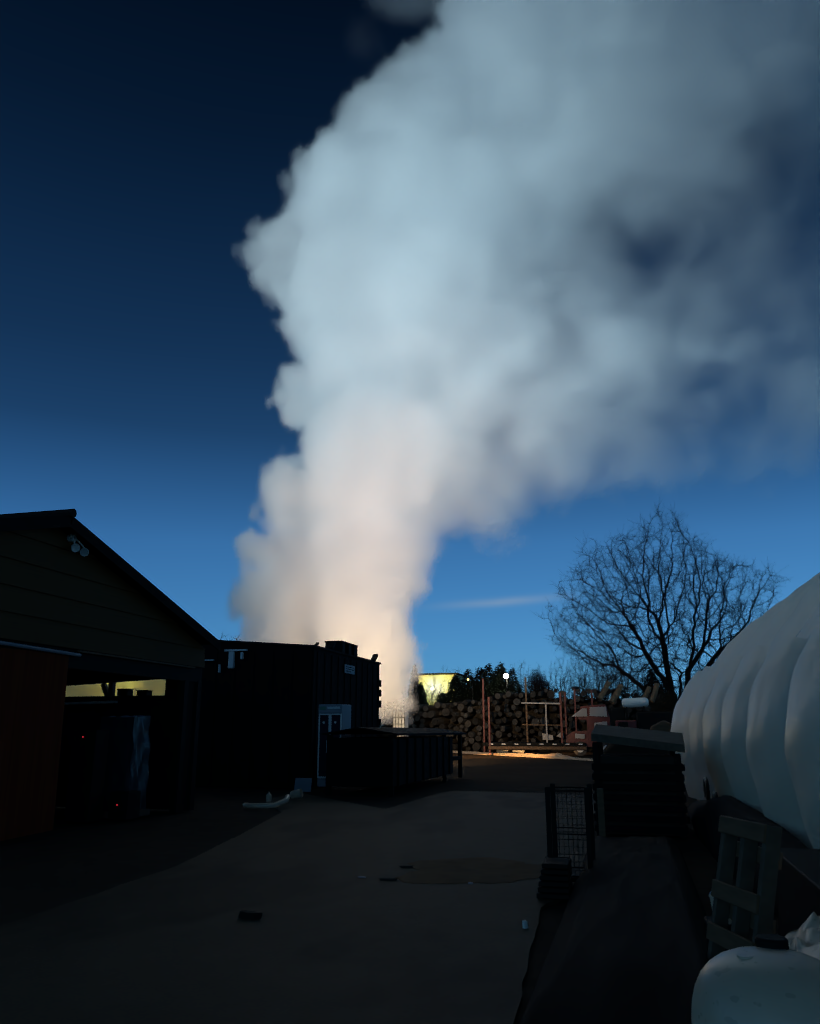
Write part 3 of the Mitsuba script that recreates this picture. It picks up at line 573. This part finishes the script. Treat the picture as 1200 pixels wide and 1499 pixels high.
# white cage of a liquid tote right of the plume foot
k = thing('caged_tote', 'white caged liquid tote at the foot of the plume', 'tote')
add(box(-12.95, -12.28, 45.6, 46.5, .9, 2.66, .04), 'm_plate', k, 'bottle')
P = [(x, 45.56, .85) for x in np.linspace(-12.97, -12.26, 5)]; Q = [(x, 45.56, 2.7) for x in np.linspace(-12.97, -12.26, 5)]
P += [(-12.97, 45.56, z) for z in np.linspace(.9, 2.68, 6)]; Q += [(-12.26, 45.56, z) for z in np.linspace(.9, 2.68, 6)]
for a, b in zip(P, Q): add(pipe([a, b], .02, 6), 'm_black_metal', k, 'cage_bar')
add(box(-13.0, -12.2, 45.5, 46.6, .0, .88), 'm_black', k, 'stand')

# ---------------------------------------------------------------- lit houses and lamps far off
k = thing('yellow_building', 'yellow-lit building wall glowing behind bare trees', 'building')
BX0, BX1, BY = -36.0, -28.6, 140.0
add(box(BX0, BX1, BY, BY + 8, 0, 10.9), 'm_house', k, 'walls'); add(box(BX0 - .3, BX1 + .3, BY - .35, BY + 8.3, 10.9, 11.15), 'm_roof', k, 'roof')
add(pipe([(-32.4, BY + .05, 8.9), (-32.4, BY - 1.4, 8.95), (-32.4, BY - 1.9, 8.75)], .06, 6), 'm_black', k, 'lamp_arm')
m = trimesh.creation.icosphere(2, .16); m.apply_translation([-32.4, BY - 1.9, 8.5]); add(m, 'm_black', k, 'lamp_globe', True, emitter=emitter(2300, 1900, 780, weight=4.0))
k = thing('yellow_house', 'yellow clapboard house wall seen through the gap in the barn', 'house')
HX0, HX1, HY = -30, -14.2, 36.0
for n, z in enumerate(np.arange(2.3, 4.9, .43)): add(trimesh.convex.convex_hull(np.array([(x, y, zz) for x in (HX0, HX1) for y, zz in ((HY - .05, z), (HY, z), (HY - .012, z + .43), (HY, z + .43))])), 'm_house', k, 'clapboard')
add(box(HX0, HX1, HY, HY + 6, 0, 4.9), 'm_house', k, 'walls'); add(box(HX0 - .4, HX1 + .4, HY - .6, HY + 6.4, 4.9, 5.0), 'm_roof', k, 'roof')
for x in (-24.0, -18.8):
    add(pipe([(x, HY - .1, 4.7), (x, HY - 1.45, 4.78)], .03, 6), 'm_black', k, 'lamp_arm'); m = trimesh.creation.icosphere(2, .15); m.apply_translation([x, HY - 1.5, 4.6]); add(m, 'm_lamp_body', k, 'eave_lamp', True, emitter=emitter(150, 118, 30, weight=1.0))
k = thing('yard_lamp', 'bright white lamp on a pole shining among the dark conifers', 'lamp')
add(pipe([(-13.5, 94.7, 0), (-13.5, 94.7, 7.6)], .07, 8), 'm_black', k, 'pole'); m = trimesh.creation.icosphere(2, .30); m.apply_translation([-13.5, 94.3, 7.6]); add(m, 'm_black', k, 'lamp_globe', True, emitter=emitter(160, 155, 130, weight=.3))
k = thing('amber_lamp', 'small amber light among the conifers left of the yard lamp', 'lamp')
add(pipe([(-18.2, 98.6, 0), (-18.2, 98.6, 7.2)], .06, 8), 'm_black', k, 'pole'); m = trimesh.creation.icosphere(2, .13); m.apply_translation([-18.2, 96.0, 7.35]); add(m, 'm_black', k, 'lamp_globe', True, emitter=emitter(6, 2.6, .7, weight=.05)); add(pipe([(-18.2, 98.6, 7.2), (-18.2, 96.1, 7.3)], .04, 6), 'm_black', k, 'arm')

# ---------------------------------------------------------------- trees
from scipy.spatial import cKDTree
def grow(att, stems, step, infl, kill, seed, iters=160, inert=.35, wob=.16):
    """Bare tree by space colonisation: returns node positions, parents and pipe-model radii."""
    r = np.random.default_rng(seed); pos, par = [], []
    for s in stems:                                # first polyline starts at the ground, the others at a node of the first
        last = -1 if not pos else int(np.argmin(np.linalg.norm(np.array(pos) - s[0], axis=1)))
        for a, b in zip(s[:-1], s[1:]):
            a, b = np.array(a, float), np.array(b, float); n = max(1, int(np.linalg.norm(b - a) / step))
            for q in range(1, n + 1): pos.append(a + (b - a) * q / n + r.normal(0, step * .10, 3)); par.append(last); last = len(pos) - 1
    att = np.array(att)
    for _ in range(iters):
        if not len(att): break
        tree = cKDTree(np.array(pos)); d, ix = tree.query(att, distance_upper_bound=infl)
        ok = np.isfinite(d)
        if not ok.any(): infl *= 1.3; continue
        grew = {}
        for a, b in zip(att[ok], ix[ok]): grew.setdefault(int(b), []).append(a)
        P = np.array(pos); new = 0
        for b, aa in grew.items():
            v = np.array(aa) - P[b]; v /= np.linalg.norm(v, axis=1, keepdims=True) + 1e-9; g = v.mean(0); g /= np.linalg.norm(g) + 1e-9
            if par[b] >= 0:
                f = P[b] - P[par[b]]; g = g + inert * f / (np.linalg.norm(f) + 1e-9)
            g = g + r.normal(0, wob, 3) ; g /= np.linalg.norm(g); pos.append(P[b] + g * step); par.append(b); new += 1
        d, _i = cKDTree(np.array(pos)).query(att); att = att[d > kill]
        if len(pos) > 30000: break
    return np.array(pos), np.array(par)

def bare_tree(P, par, tip, power, seed, twigs=2, twig_len=.8, cap=.6, droop=.1):
    n = len(P); kids = np.zeros(n, int); acc = np.zeros(n); np.add.at(kids, par[par >= 0], 1)
    for q in range(n - 1, -1, -1):
        if acc[q] == 0: acc[q] = tip ** power
        if par[q] >= 0: acc[par[q]] += acc[q]
    rad = np.minimum(acc ** (1 / power), cap); e = np.where(par >= 0)[0]
    A, B, ra, rb = P[par[e]], P[e], rad[par[e]], rad[e]; ra = np.minimum(ra, rb * 1.6)
    thick, mid = rb > cap * .30, (rb > cap * .10) & (rb <= cap * .30)
    r = np.random.default_rng(seed); outer = np.where(rad < cap * .10)[0]; base = np.repeat(outer, twigs); m = r.random(len(base)) < .8; base = base[m]
    dirn = r.normal(0, 1, (len(base), 3)) + np.where(par[base] >= 0, 1, 0)[:, None] * (P[base] - P[np.maximum(par[base], 0)]) * 2.2; dirn[:, 2] -= droop; dirn /= np.linalg.norm(dirn, axis=1, keepdims=True)
    ln = twig_len * r.uniform(.4, 1.2, len(base))[:, None]; q1 = P[base] + dirn * ln * .5; q2 = q1 + (dirn + r.normal(0, .3, dirn.shape)) * ln * .5
    t1, t2 = np.full(len(base), tip * .8), np.full(len(base), tip * .35)
    fine = ~(thick | mid)
    return (tubes(A[thick], B[thick], ra[thick], rb[thick], 8) if thick.any() else None, tubes(A[mid], B[mid], ra[mid], rb[mid], 5),
            trimesh.util.concatenate([tubes(A[fine], B[fine], ra[fine], rb[fine], 3), tubes(P[base], q1, t1, t1 * .8, 3), tubes(q1, q2, t1 * .8, t2, 3)]))

def crown_points(n, c, rad, seed, low=-.75, shell=.5):
    r = np.random.default_rng(seed); v = r.normal(0, 1, (n * 3, 3)); v /= np.linalg.norm(v, axis=1, keepdims=True); q = r.uniform(0, 1, (n * 3, 1)) ** (1 / 3)
    q = np.where(r.random((n * 3, 1)) < shell, .75 + .25 * q, q); lump = .62 + .62 * meshkit.noise(v * 2.4, seed); v = v * q * lump[:, None]
    v = v[v[:, 2] > low][:n]
    return v * rad + c

# the big one by the hoop house
TX, TY = 3.75, 75.0
stems = [[(TX, TY, 0), (TX - .05, TY, 2.4), (TX - .3, TY + .2, 4.6), (TX - .6, TY, 7.4), (TX - .8, TY, 9.6)],
         [(TX - .05, TY, 2.0), (TX + .8, TY + .4, 4.4), (TX + 1.2, TY + .3, 6.6), (TX + 1.8, TY, 8.6)], [(TX + .8, TY + .4, 4.4), (TX + 2.2, TY - .6, 6.2), (TX + 3.8, TY - .5, 8.2)],
         [(TX - .05, TY, 2.4), (TX - 1.8, TY + .5, 4.4), (TX - 3.4, TY, 5.8), (TX - 4.6, TY - .2, 6.8)], [(TX - .3, TY, 4.6), (TX - 1.8, TY - 1, 7.2), (TX - 2.6, TY - 1.2, 8.8)], [(TX + .2, TY, 3.0), (TX + .6, TY + 2, 6.4)], [(TX + 1.2, TY + .3, 6.6), (TX + 2.6, TY + 1, 8.6)]]
pts = crown_points(6500, np.array([TX - .2, TY, 10.2]), np.array([10.0, 7.6, 10.0]), 5, -.82, .45)
P, par = grow(pts, stems, .40, 4.5, .55, 7, inert=.5, wob=.26)
a, b, c = bare_tree(P, par, .0155, 2.05, 3, 3, 1.0, .62, -.15)
k = thing('bare_tree', 'big leafless tree with a wide round crown beyond the hoop house', 'tree')
add(a, 'm_twig', k, 'trunk', True); add(b, 'm_twig', k, 'limbs', True, kind='stuff'); add(c, 'm_twig', k, 'crown', kind='stuff')

# smaller bare trees: three grown kinds, set out along the far edge of the yard
KINDS = []
for s in range(3):
    pts = crown_points(900, np.array([0, 0, 6.0]), np.array([3.2, 2.6, 4.2]), 31 + s, -.85, .3)
    P, par = grow(pts, [[(0, 0, 0), (.1, 0, 1.2), (-.1, .1, 3.0)], [(.1, 0, 1.2), (1.0, .3, 3.2)], [(.05, 0, .9), (-1.0, -.2, 3.0)]], .36, 2.2, .5, 40 + s)
    a, b, c = bare_tree(P, par, .014, 2.1, s, 2, .7, .22, .0); KINDS.append([trimesh.util.concatenate([x for x in (a, b) if x is not None]), c])
KPLY = [(mikit.ply(t, 'm_twig', True), mikit.ply(c, 'm_twig')) for t, c in KINDS]; PALE = [(mikit.ply(t, 'm_twig_pale', True), mikit.ply(c, 'm_twig_pale')) for t, c in KINDS]
def small_tree(name, label, group, kind, x, y, s, rot, pale=False, wide=1.0):
    k = thing(name, label, 'tree', group); M = T().translate([x, y, 0]).rotate([0, 0, 1], rot).scale([s * wide, s * wide, s])
    t, c = (PALE if pale else KPLY)[kind]; scene[k + '__trunk'] = {**t, 'to_world': M}; scene[k + '__crown'] = {**c, 'to_world': M}; labels[k + '__crown'] = {'kind': 'stuff'}
tr = np.random.default_rng(8); ORD = 'first second third fourth fifth sixth seventh eighth ninth tenth eleventh twelfth'.split()
for n, (x, y, s) in enumerate(((-6.6, 92, .98), (-5.0, 90, .90), (-3.6, 93, 1.05), (-2.0, 91, .98), (-.4, 94, 1.02), (1.2, 92, .9), (-8.0, 100, .72), (7.0, 92, .8), (-5.7, 96, .8), (-1.3, 97, .85))):
    small_tree('small_bare_tree', f'slender leafless tree left of the big tree, {ORD[sorted([-6.6, -5.0, -3.6, -2.0, -.4, 1.2, -8.0, 7.0, -5.7, -1.3]).index(x)]} from the left in its row', 'bare trees left of the big tree', n % 3, x, y, s, tr.uniform(0, 360))
for n in range(3, 12):
    small_tree('pale_bare_tree', f'pale brown leafless tree on the skyline behind the yellow building, {ORD[n - 3]} from the left', 'pale trees on the skyline', n % 3, -47 + n * 2.7 + tr.uniform(-.8, .8), 158 + tr.uniform(-4, 4), 1.24 + tr.uniform(-.12, .14), tr.uniform(0, 360), True, .9)
for n, (x, y, s) in enumerate(((-25.5, 104, .78), (-23.6, 102, .72), (-22.2, 104, .8), (-24.4, 107, .7))):
    small_tree('thicket_tree', f'black leafless tree in front of the yellow-lit building, {("first", "third", "fourth", "second")[n]} from the left', 'dark trees before the lit building', n % 3, x, y, s, tr.uniform(0, 360))
small_tree('lone_bare_tree', 'leafless treetop just above the barn eave', None, 1, -31.2, 60.5, .90, 30)

def conifer(h, w, seed, n=4200):
    r = np.random.default_rng(seed); z = h * (1 - r.uniform(0, 1, n) ** .62 * .95); th = r.uniform(0, 2 * np.pi, n)
    tier = .72 + .28 * np.abs(np.sin(z * 2.3 + th * 1.0 + seed)); R = w * np.clip((h - z) / h, 0, 1) ** .75 * tier * r.uniform(.25, 1.0, n) ** .5
    c = np.stack([R * np.cos(th), R * np.sin(th), z - .18 * R], 1); out = np.stack([np.cos(th), np.sin(th), -.35 + r.normal(0, .3, n)], 1); side = np.stack([-np.sin(th), np.cos(th), r.normal(0, .3, n)], 1)
    L = (.16 + .30 * (1 - z / h) + .06)[:, None] * r.uniform(.6, 1.3, (n, 1)) * (w / 1.6); V = np.stack([c - side * L * .35, c + side * L * .35, c + out * L * 1.2], 1).reshape(-1, 3)
    return trimesh.Trimesh(V, np.arange(3 * n).reshape(-1, 3), process=False)
CON = [mikit.ply(conifer(9.2, 1.9, s), 'm_needles') for s in range(3)]; TRUNK = mikit.ply(pipe([(0, 0, 0), (0, 0, 8.6)], [.2, .03], 6), 'm_bark')
for n, (x, y, s, w) in enumerate(((-18.9, 100, .97, 1.5), (-17.6, 101, 1.0, 1.5), (-16.4, 99.5, 1.03, 1.45), (-15.5, 101, 1.0, 1.4), (-14.75, 99, 1.04, 1.3), (-13.6, 100, .97, 1.4), (-20.3, 99, .90, 1.5), (-21.5, 97, .66, 1.7), (-25.9, 101, 1.05, .8), (-24.6, 99, .80, 1.1), (2.0, 84, .82, 1.3), (3.3, 85, .74, 1.4))):
    k = thing('conifer', (f'dark conifer in the clump around the bright yard lamp, {ORD[(2, 3, 4, 5, 6, 7, 1, 0)[n % 8]]} from the left', f'{("right", "left")[n == 8]} one of two dark conifers by the plume foot', f'{("left", "right")[n % 2]} one of two dark conifers behind the white tank')[0 if n < 8 else 1 if n < 10 else 2], 'tree', ('conifers round the lamp', 'conifers by the plume', 'conifers behind the tank')[0 if n < 8 else 1 if n < 10 else 2])
    M = T().translate([x, y, 0]).rotate([0, 0, 1], tr.uniform(0, 360)).scale([s * w, s * w, s]); scene[k + '__crown'] = {**CON[n % 3], 'to_world': M}; scene[k + '__trunk'] = {**TRUNK, 'to_world': M}
def bush(h, w, seed, n):
    r = np.random.default_rng(seed); v = r.normal(0, 1, (n, 3)); v /= np.linalg.norm(v, axis=1, keepdims=True); v[:, 2] = np.abs(v[:, 2]); q = r.uniform(.2, 1, (n, 1)) ** .5 * (.8 + .35 * meshkit.noise(v * 3, seed))[:, None]
    c = v * q * [w, w, h]; d = v * .6 + r.normal(0, .5, (n, 3)); d /= np.linalg.norm(d, axis=1, keepdims=True); L = r.uniform(.25, .7, (n, 1))
    return tubes(c - d * L, c + d * L, np.full(n, .022), np.full(n, .008), 3)
for (x, y, h, w, lab, m_, nn_) in ((-9.4, 90, 8.2, 2.0, 'tall rounded brown shrub right of the conifers', 'm_twig', 7000), (-20.2, 85, 4.2, 3.4, 'black shrub left of the log pile top', 'm_leaf', 5000), (-24.0, 88, 5.0, 3.2, 'black shrub at the foot of the lit building', 'm_leaf', 5000), (2.6, 62, 4.2, 2.2, 'black shrub under the big tree beside the hoop house', 'm_leaf', 5000), (5.6, 66, 4.5, 2.4, 'black shrub hidden close to the hoop house end', 'm_leaf', 4000), (-17.5, 62.5, 1.4, 1.2, 'black shrub at the left end of the log pile', 'm_leaf', 2500)):
    k = thing('shrub', lab, 'shrub'); add(moved(bush(h, w, int(abs(x) * 10), nn_), (x, y, 0)), m_, k, 'twigs', kind='stuff'); add(pipe([(x, y, 0), (x + .1, y, h * .6)], [.15, .05], 6), 'm_bark', k, 'stem')

# ---------------------------------------------------------------- the steam plume: a drifting volume behind the dark kiln building
PD = 48.0                                         # metres from the camera, along its heading
PU = np.array([math.cos(YAW), math.sin(YAW), 0])  # plume axes: across, away
PW = np.array([-math.sin(YAW), math.cos(YAW), 0])

def uz(px, py):                                   # measured outline -> metres in the plume's middle plane
    a, b, f = px - 600, 750 - py, 1203
    up, fw = b * math.cos(PITCH) + f * math.sin(PITCH), f * math.cos(PITCH) - b * math.sin(PITCH)
    return (PD * a / fw, 1.6 + PD * up / fw)

STEP = 0.29
U0, U1, Z0, Z1, W0, W1 = -15.0, 46.0, 0.3, 70.0, -13.5, 13.5
us, zs, ws = (np.arange(a + STEP / 2, b, STEP) for a, b in ((U0, U1), (Z0, Z1), (W0, W1)))
G = np.stack(np.meshgrid(zs, ws, us, indexing='ij'), -1)           # [z, w, u]
Z, W, U = G[..., 0], G[..., 1], G[..., 2]
G2u, G2z = np.meshgrid(us, zs)

LEFT = [(350, 1062), (350, 960), (364, 915), (351, 888), (362, 850), (351, 800), (372, 778), (391, 768), (384, 735), (382, 700), (398, 672), (416, 652), (420, 625), (408, 602), (404, 575), (418, 545), (430, 530), (412, 515), (403, 490), (416, 468), (410, 452), (385, 432), (363, 405), (363, 380), (380, 362), (410, 350), (428, 330), (410, 300), (416, 280), (445, 265), (472, 238), (500, 190), (530, 168), (575, 135), (602, 115), (628, 100), (632, 60), (650, 40), (655, 0), (690, -120), (760, -300)]
RIGHT = [(602, 1062), (613, 1000), (622, 940), (620, 880), (634, 845), (668, 812), (735, 815), (800, 780), (880, 730), (980, 740), (1090, 715), (1230, 740), (1420, 760), (1500, 300), (1500, -300)]
poly = Polygon([uz(*p) for p in LEFT] + [uz(*p) for p in RIGHT[::-1]]).buffer(0)
mask = shapely.contains_xy(poly, G2u, G2z)
d2 = (ndimage.distance_transform_edt(mask) - ndimage.distance_transform_edt(~mask)) * STEP
def prof(pts, i):                                  # value at the height of every grid row
    q = np.array(pts, float)
    q = np.array([(uz(600, y)[1], v) for y, v in q])
    o = np.argsort(q[:, 0])
    return np.interp(zs, q[o, 0], q[o, 1])
ul = np.interp(zs, *zip(*sorted((z, u) for u, z in [uz(*p) for p in LEFT])))
core = prof([(1062, 25), (1000, 21), (935, 15.5), (780, 12), (600, 13.5), (400, 19), (200, 23), (0, 26), (-300, 30)], 0)   # width of the dense column
rel = (G2u - ul[:, None]) / core[:, None]          # 0 at the windward edge, 1 where the dense column ends
dens = np.interp(rel, [-.3, 0, .35, .75, 1.05, 1.5, 2.2, 3], [.62, .62, .5, .36, .18, .075, .045, .03])
dens *= np.interp(zs, [0, 6, 9, 16, 24, 32, 45, 60], [1.9, 1.5, 1.2, .9, .66, .54, .44, .36])[:, None]
R = np.interp(zs, [0, 8, 20, 32, 50], [3.6, 4.6, 6.2, 8.5, 10.5])[:, None]
dd = np.clip(d2, 0, R)
half = np.sqrt(np.clip(2 * R * dd - dd * dd, 0, None)) * 1.05
ds = np.minimum(d2[:, None, :], half[:, None, :] - np.abs(W) )
P = np.stack([U, W, Z], -1)
def billow(p, s, seed):
    return np.abs(2 * meshkit.noise(p / s, seed) - 1)
warp = np.stack([meshkit.noise(P / 3.5, 51 + k) - .5 for k in range(3)], -1) * 1.6
Q = P + warp
b = .38 * billow(Q, 5.6, 11) + .30 * billow(Q + 7, 2.7, 12) + .21 * billow(Q + 3, 1.35, 13) + .11 * billow(Q + 5, .75, 14)
big = meshkit.fbm(P / [9, 9, 11], 3, seed=21)
groove = 2.3 * np.exp(-((U - np.interp(Z, [0, 8, 15, 22], [-5.6, -5.9, -6.6, -6.2])) / 1.0) ** 2) * np.clip((24 - Z) / 10, 0, 1) * np.clip(.5 - W / 6, 0, 1)   # the crease between the two columns
soft = np.interp(rel, [0, .5, 1, 1.6], [.38, 1.3, 3.8, 6.0]) * np.interp(zs, [0, 10, 30, 50], [.32, .65, 1.0, 1.5])[:, None]
amp = np.interp(zs, [0, 6, 15, 35], [1.2, 4.2, 6.2, 6.6])[:, None, None]
t = np.clip((ds - groove + amp * (b - .33) * np.interp(rel, [0, .9, 1.4], [1, 1, 1.2])[:, None, :]) / soft[:, None, :], 0, 1)
t = t * t * (3 - 2 * t)
wisp = np.clip((big - .28) / .30, 0, 1)            # the drift to the right breaks up
tear = np.interp(rel, [.55, 1.1, 1.6], [0, .75, 1])[:, None, :]
streak = meshkit.fbm((P + warp * 2) / [3.2, 3.2, 7.5], 3, seed=71)
fine = meshkit.fbm((P + warp * 3) / [2.0, 2.0, 2.6], 3, seed=83)
cut = np.clip(np.interp(rel, [.3, .9, 1.5], [0, .7, 1]), 0, 1)[:, None, :]      # the drift is torn into wisps
wv = np.clip((.65 * streak + .35 * fine - .36) / .22, 0, 1.6)
den = dens[:, None, :] * ((1 - cut) * (.35 + 1.3 * streak) + cut * (.12 + 1.1 * wv)) * t * (1 - tear + tear * wisp * 1.5)
lab_, n_ = ndimage.label(den > .015)                # no loose crumbs beside the plume
den[lab_ != np.argmax(np.bincount(lab_.ravel())[1:]) + 1] = 0
for (px, py, rr, q) in ((598, 0, 2.0, .13), (574, -6, 1.7, .06), (528, 62, 1.8, .035)):      # torn-off shreds left of the top
    u_, z_ = uz(px, py); dd_ = np.sqrt(((U - u_) / 1.25) ** 2 + (Z - z_) ** 2 + W ** 2)
    den += q * np.clip((rr - dd_) / rr + (streak - .5) * 1.6, 0, 1)
den[[0, -1]] = 0; den[:, [0, -1]] = 0; den[:, :, [0, -1]] = 0
den[zs > 62] *= np.clip((68 - zs[zs > 62]) / 6, 0, 1)[:, None, None]
M = np.eye(4); M[:3, 0], M[:3, 1], M[:3, 2] = PU, PW, [0, 0, 1]
PLUME_TO_WORLD = T(M.tolist()) @ T().translate([U0, W0 + PD, Z0]) @ T().scale([U1 - U0, W1 - W0, Z1 - Z0])
scene['plume_medium'] = {'type': 'heterogeneous', 'albedo': {'type': 'rgb', 'value': [.995, .995, .995]}, 'scale': 1.0,
    'sigma_t': {'type': 'gridvolume', 'grid': mi.VolumeGrid(den.astype(np.float32)[..., None]), 'to_world': PLUME_TO_WORLD, 'filter_type': 'trilinear', 'raw': True},
    'phase': {'type': 'hg', 'g': 0.25}}
skin = Polygon(shapely.union_all([poly.buffer(3.2)] + [LineString([uz(600, -5), uz(540, 20), uz(528, 62), uz(660, 60)]).buffer(3.6)]).simplify(.6).exterior).intersection(shapely.box(U0 + .3, Z0, U1 - .3, Z1))
m = trimesh.creation.extrude_polygon(skin, W1 - W0 - .4, engine='earcut')
v = np.array(m.vertices); v = v[:, 0:1] * PU + v[:, 1:2] * [0, 0, 1] + (v[:, 2:3] + W0 + .2 + PD) * PW
f = np.array(m.faces)
vol = trimesh.Trimesh(v, f, process=False).volume
scene['steam_plume'] = mikit.ply((v, f if vol > 0 else f[:, ::-1]), {'type': 'null'}, interior={'type': 'ref', 'id': 'plume_medium'})
labels['steam_plume'] = {'label': 'tall white steam plume billowing up behind the dark building and drifting right', 'category': 'steam'}
# ---------------------------------------------------------------- beams from the kiln roof edge, plus unseen lamps added for plume and ridge
base = PW * PD; tgt = base + PU * -3 + np.array([0, 0, 14])
spot('floodlight_beam', FLOODS[2], base + PU * 1.0 + np.array([0, 0, 17]), (1150, 690, 430), 38, 12)
spot('floodlight_beam_004', FLOODS[2] + [.05, .1, 0], base + PU * -1.6 + np.array([0, 0, 3.5]), (1800, 1290, 760), 32, 9)
k = thing('added_shielded_lamp', 'unseen hooded lamp added behind the kiln with flaps that narrow its beam', 'lamp')  # unseen lamp, its flaps added to hold the beam on the ridge
LP, AIM = np.array([-9.35, 30.25, 1.25]), np.array([-9.5, 57.5, .15]); D = (AIM - LP) * [1, 1, 0]; D /= np.linalg.norm(D); S = np.array([D[1], -D[0], 0])
add(beam(LP - D * .14 + [0, 0, .30], LP + D * .02 + [0, 0, .30], .5, .04), 'm_black', k, 'hood')
add(beam(LP + D * .4 - S * .26 + [0, 0, .1545], LP + D * .4 + S * .26 + [0, 0, .1545], .01, .335), 'm_black', k, 'upper_flap')      # its lower edge cuts the beam off just above the ground
add(beam(LP + D * .4 - S * .26 - [0, 0, .0955], LP + D * .4 + S * .26 - [0, 0, .0955], .01, .15), 'm_black', k, 'lower_flap')
add(beam(LP - D * .16 - [0, 0, .25], LP - D * .13 + [0, 0, .35], .4, .02), 'm_black', k, 'back_plate')
spot('floodlight_beam_001', LP, AIM, (8000, 4000, 1250), 12.5, 8.5, 3.0)
k = thing('added_light_mast', 'added floodlight pole out of view beyond the barn that lights the plume', 'added light mast')  # unseen mast added for cool light on the plume
MX = np.array([-50.0, 10.0, 9.0]); add(pipe([(MX[0], MX[1], 0), (MX[0], MX[1], 8.3)], [.12, .07], 10), 'm_grey_metal', k, 'pole', 30)
add(moved(box(-.16, .16, -.28, .28, -.12, .12, .02), MX, [(-35, (0, 1, 0))]), 'm_black', k, 'housing')
spot('floodlight_beam_002', MX + [.3, -.05, .35], base + PU * 12 + np.array([0, 0, 55]), (6700, 9200, 10000), 43, 10, 4.0)
k = thing('added_light_mast', 'added floodlight pole out of view behind the hoop house that lights the plume', 'added light mast')  # second unseen mast, added to brighten the right side of the plume
MX = np.array([24.0, 33.0, 9.0]); add(pipe([(MX[0], MX[1], 0), (MX[0], MX[1], 8.7)], [.12, .07], 10), 'm_grey_metal', k, 'pole', 30)
add(moved(box(-.16, .16, -.28, .28, -.12, .12, .02), MX, [(35, (0, 1, 0))]), 'm_black', k, 'housing')
spot('floodlight_beam_003', MX + [-.3, .1, .35], base + PU * 7 + np.array([0, 0, 25]), (2500, 3900, 4500), 40, 10, 3.0)
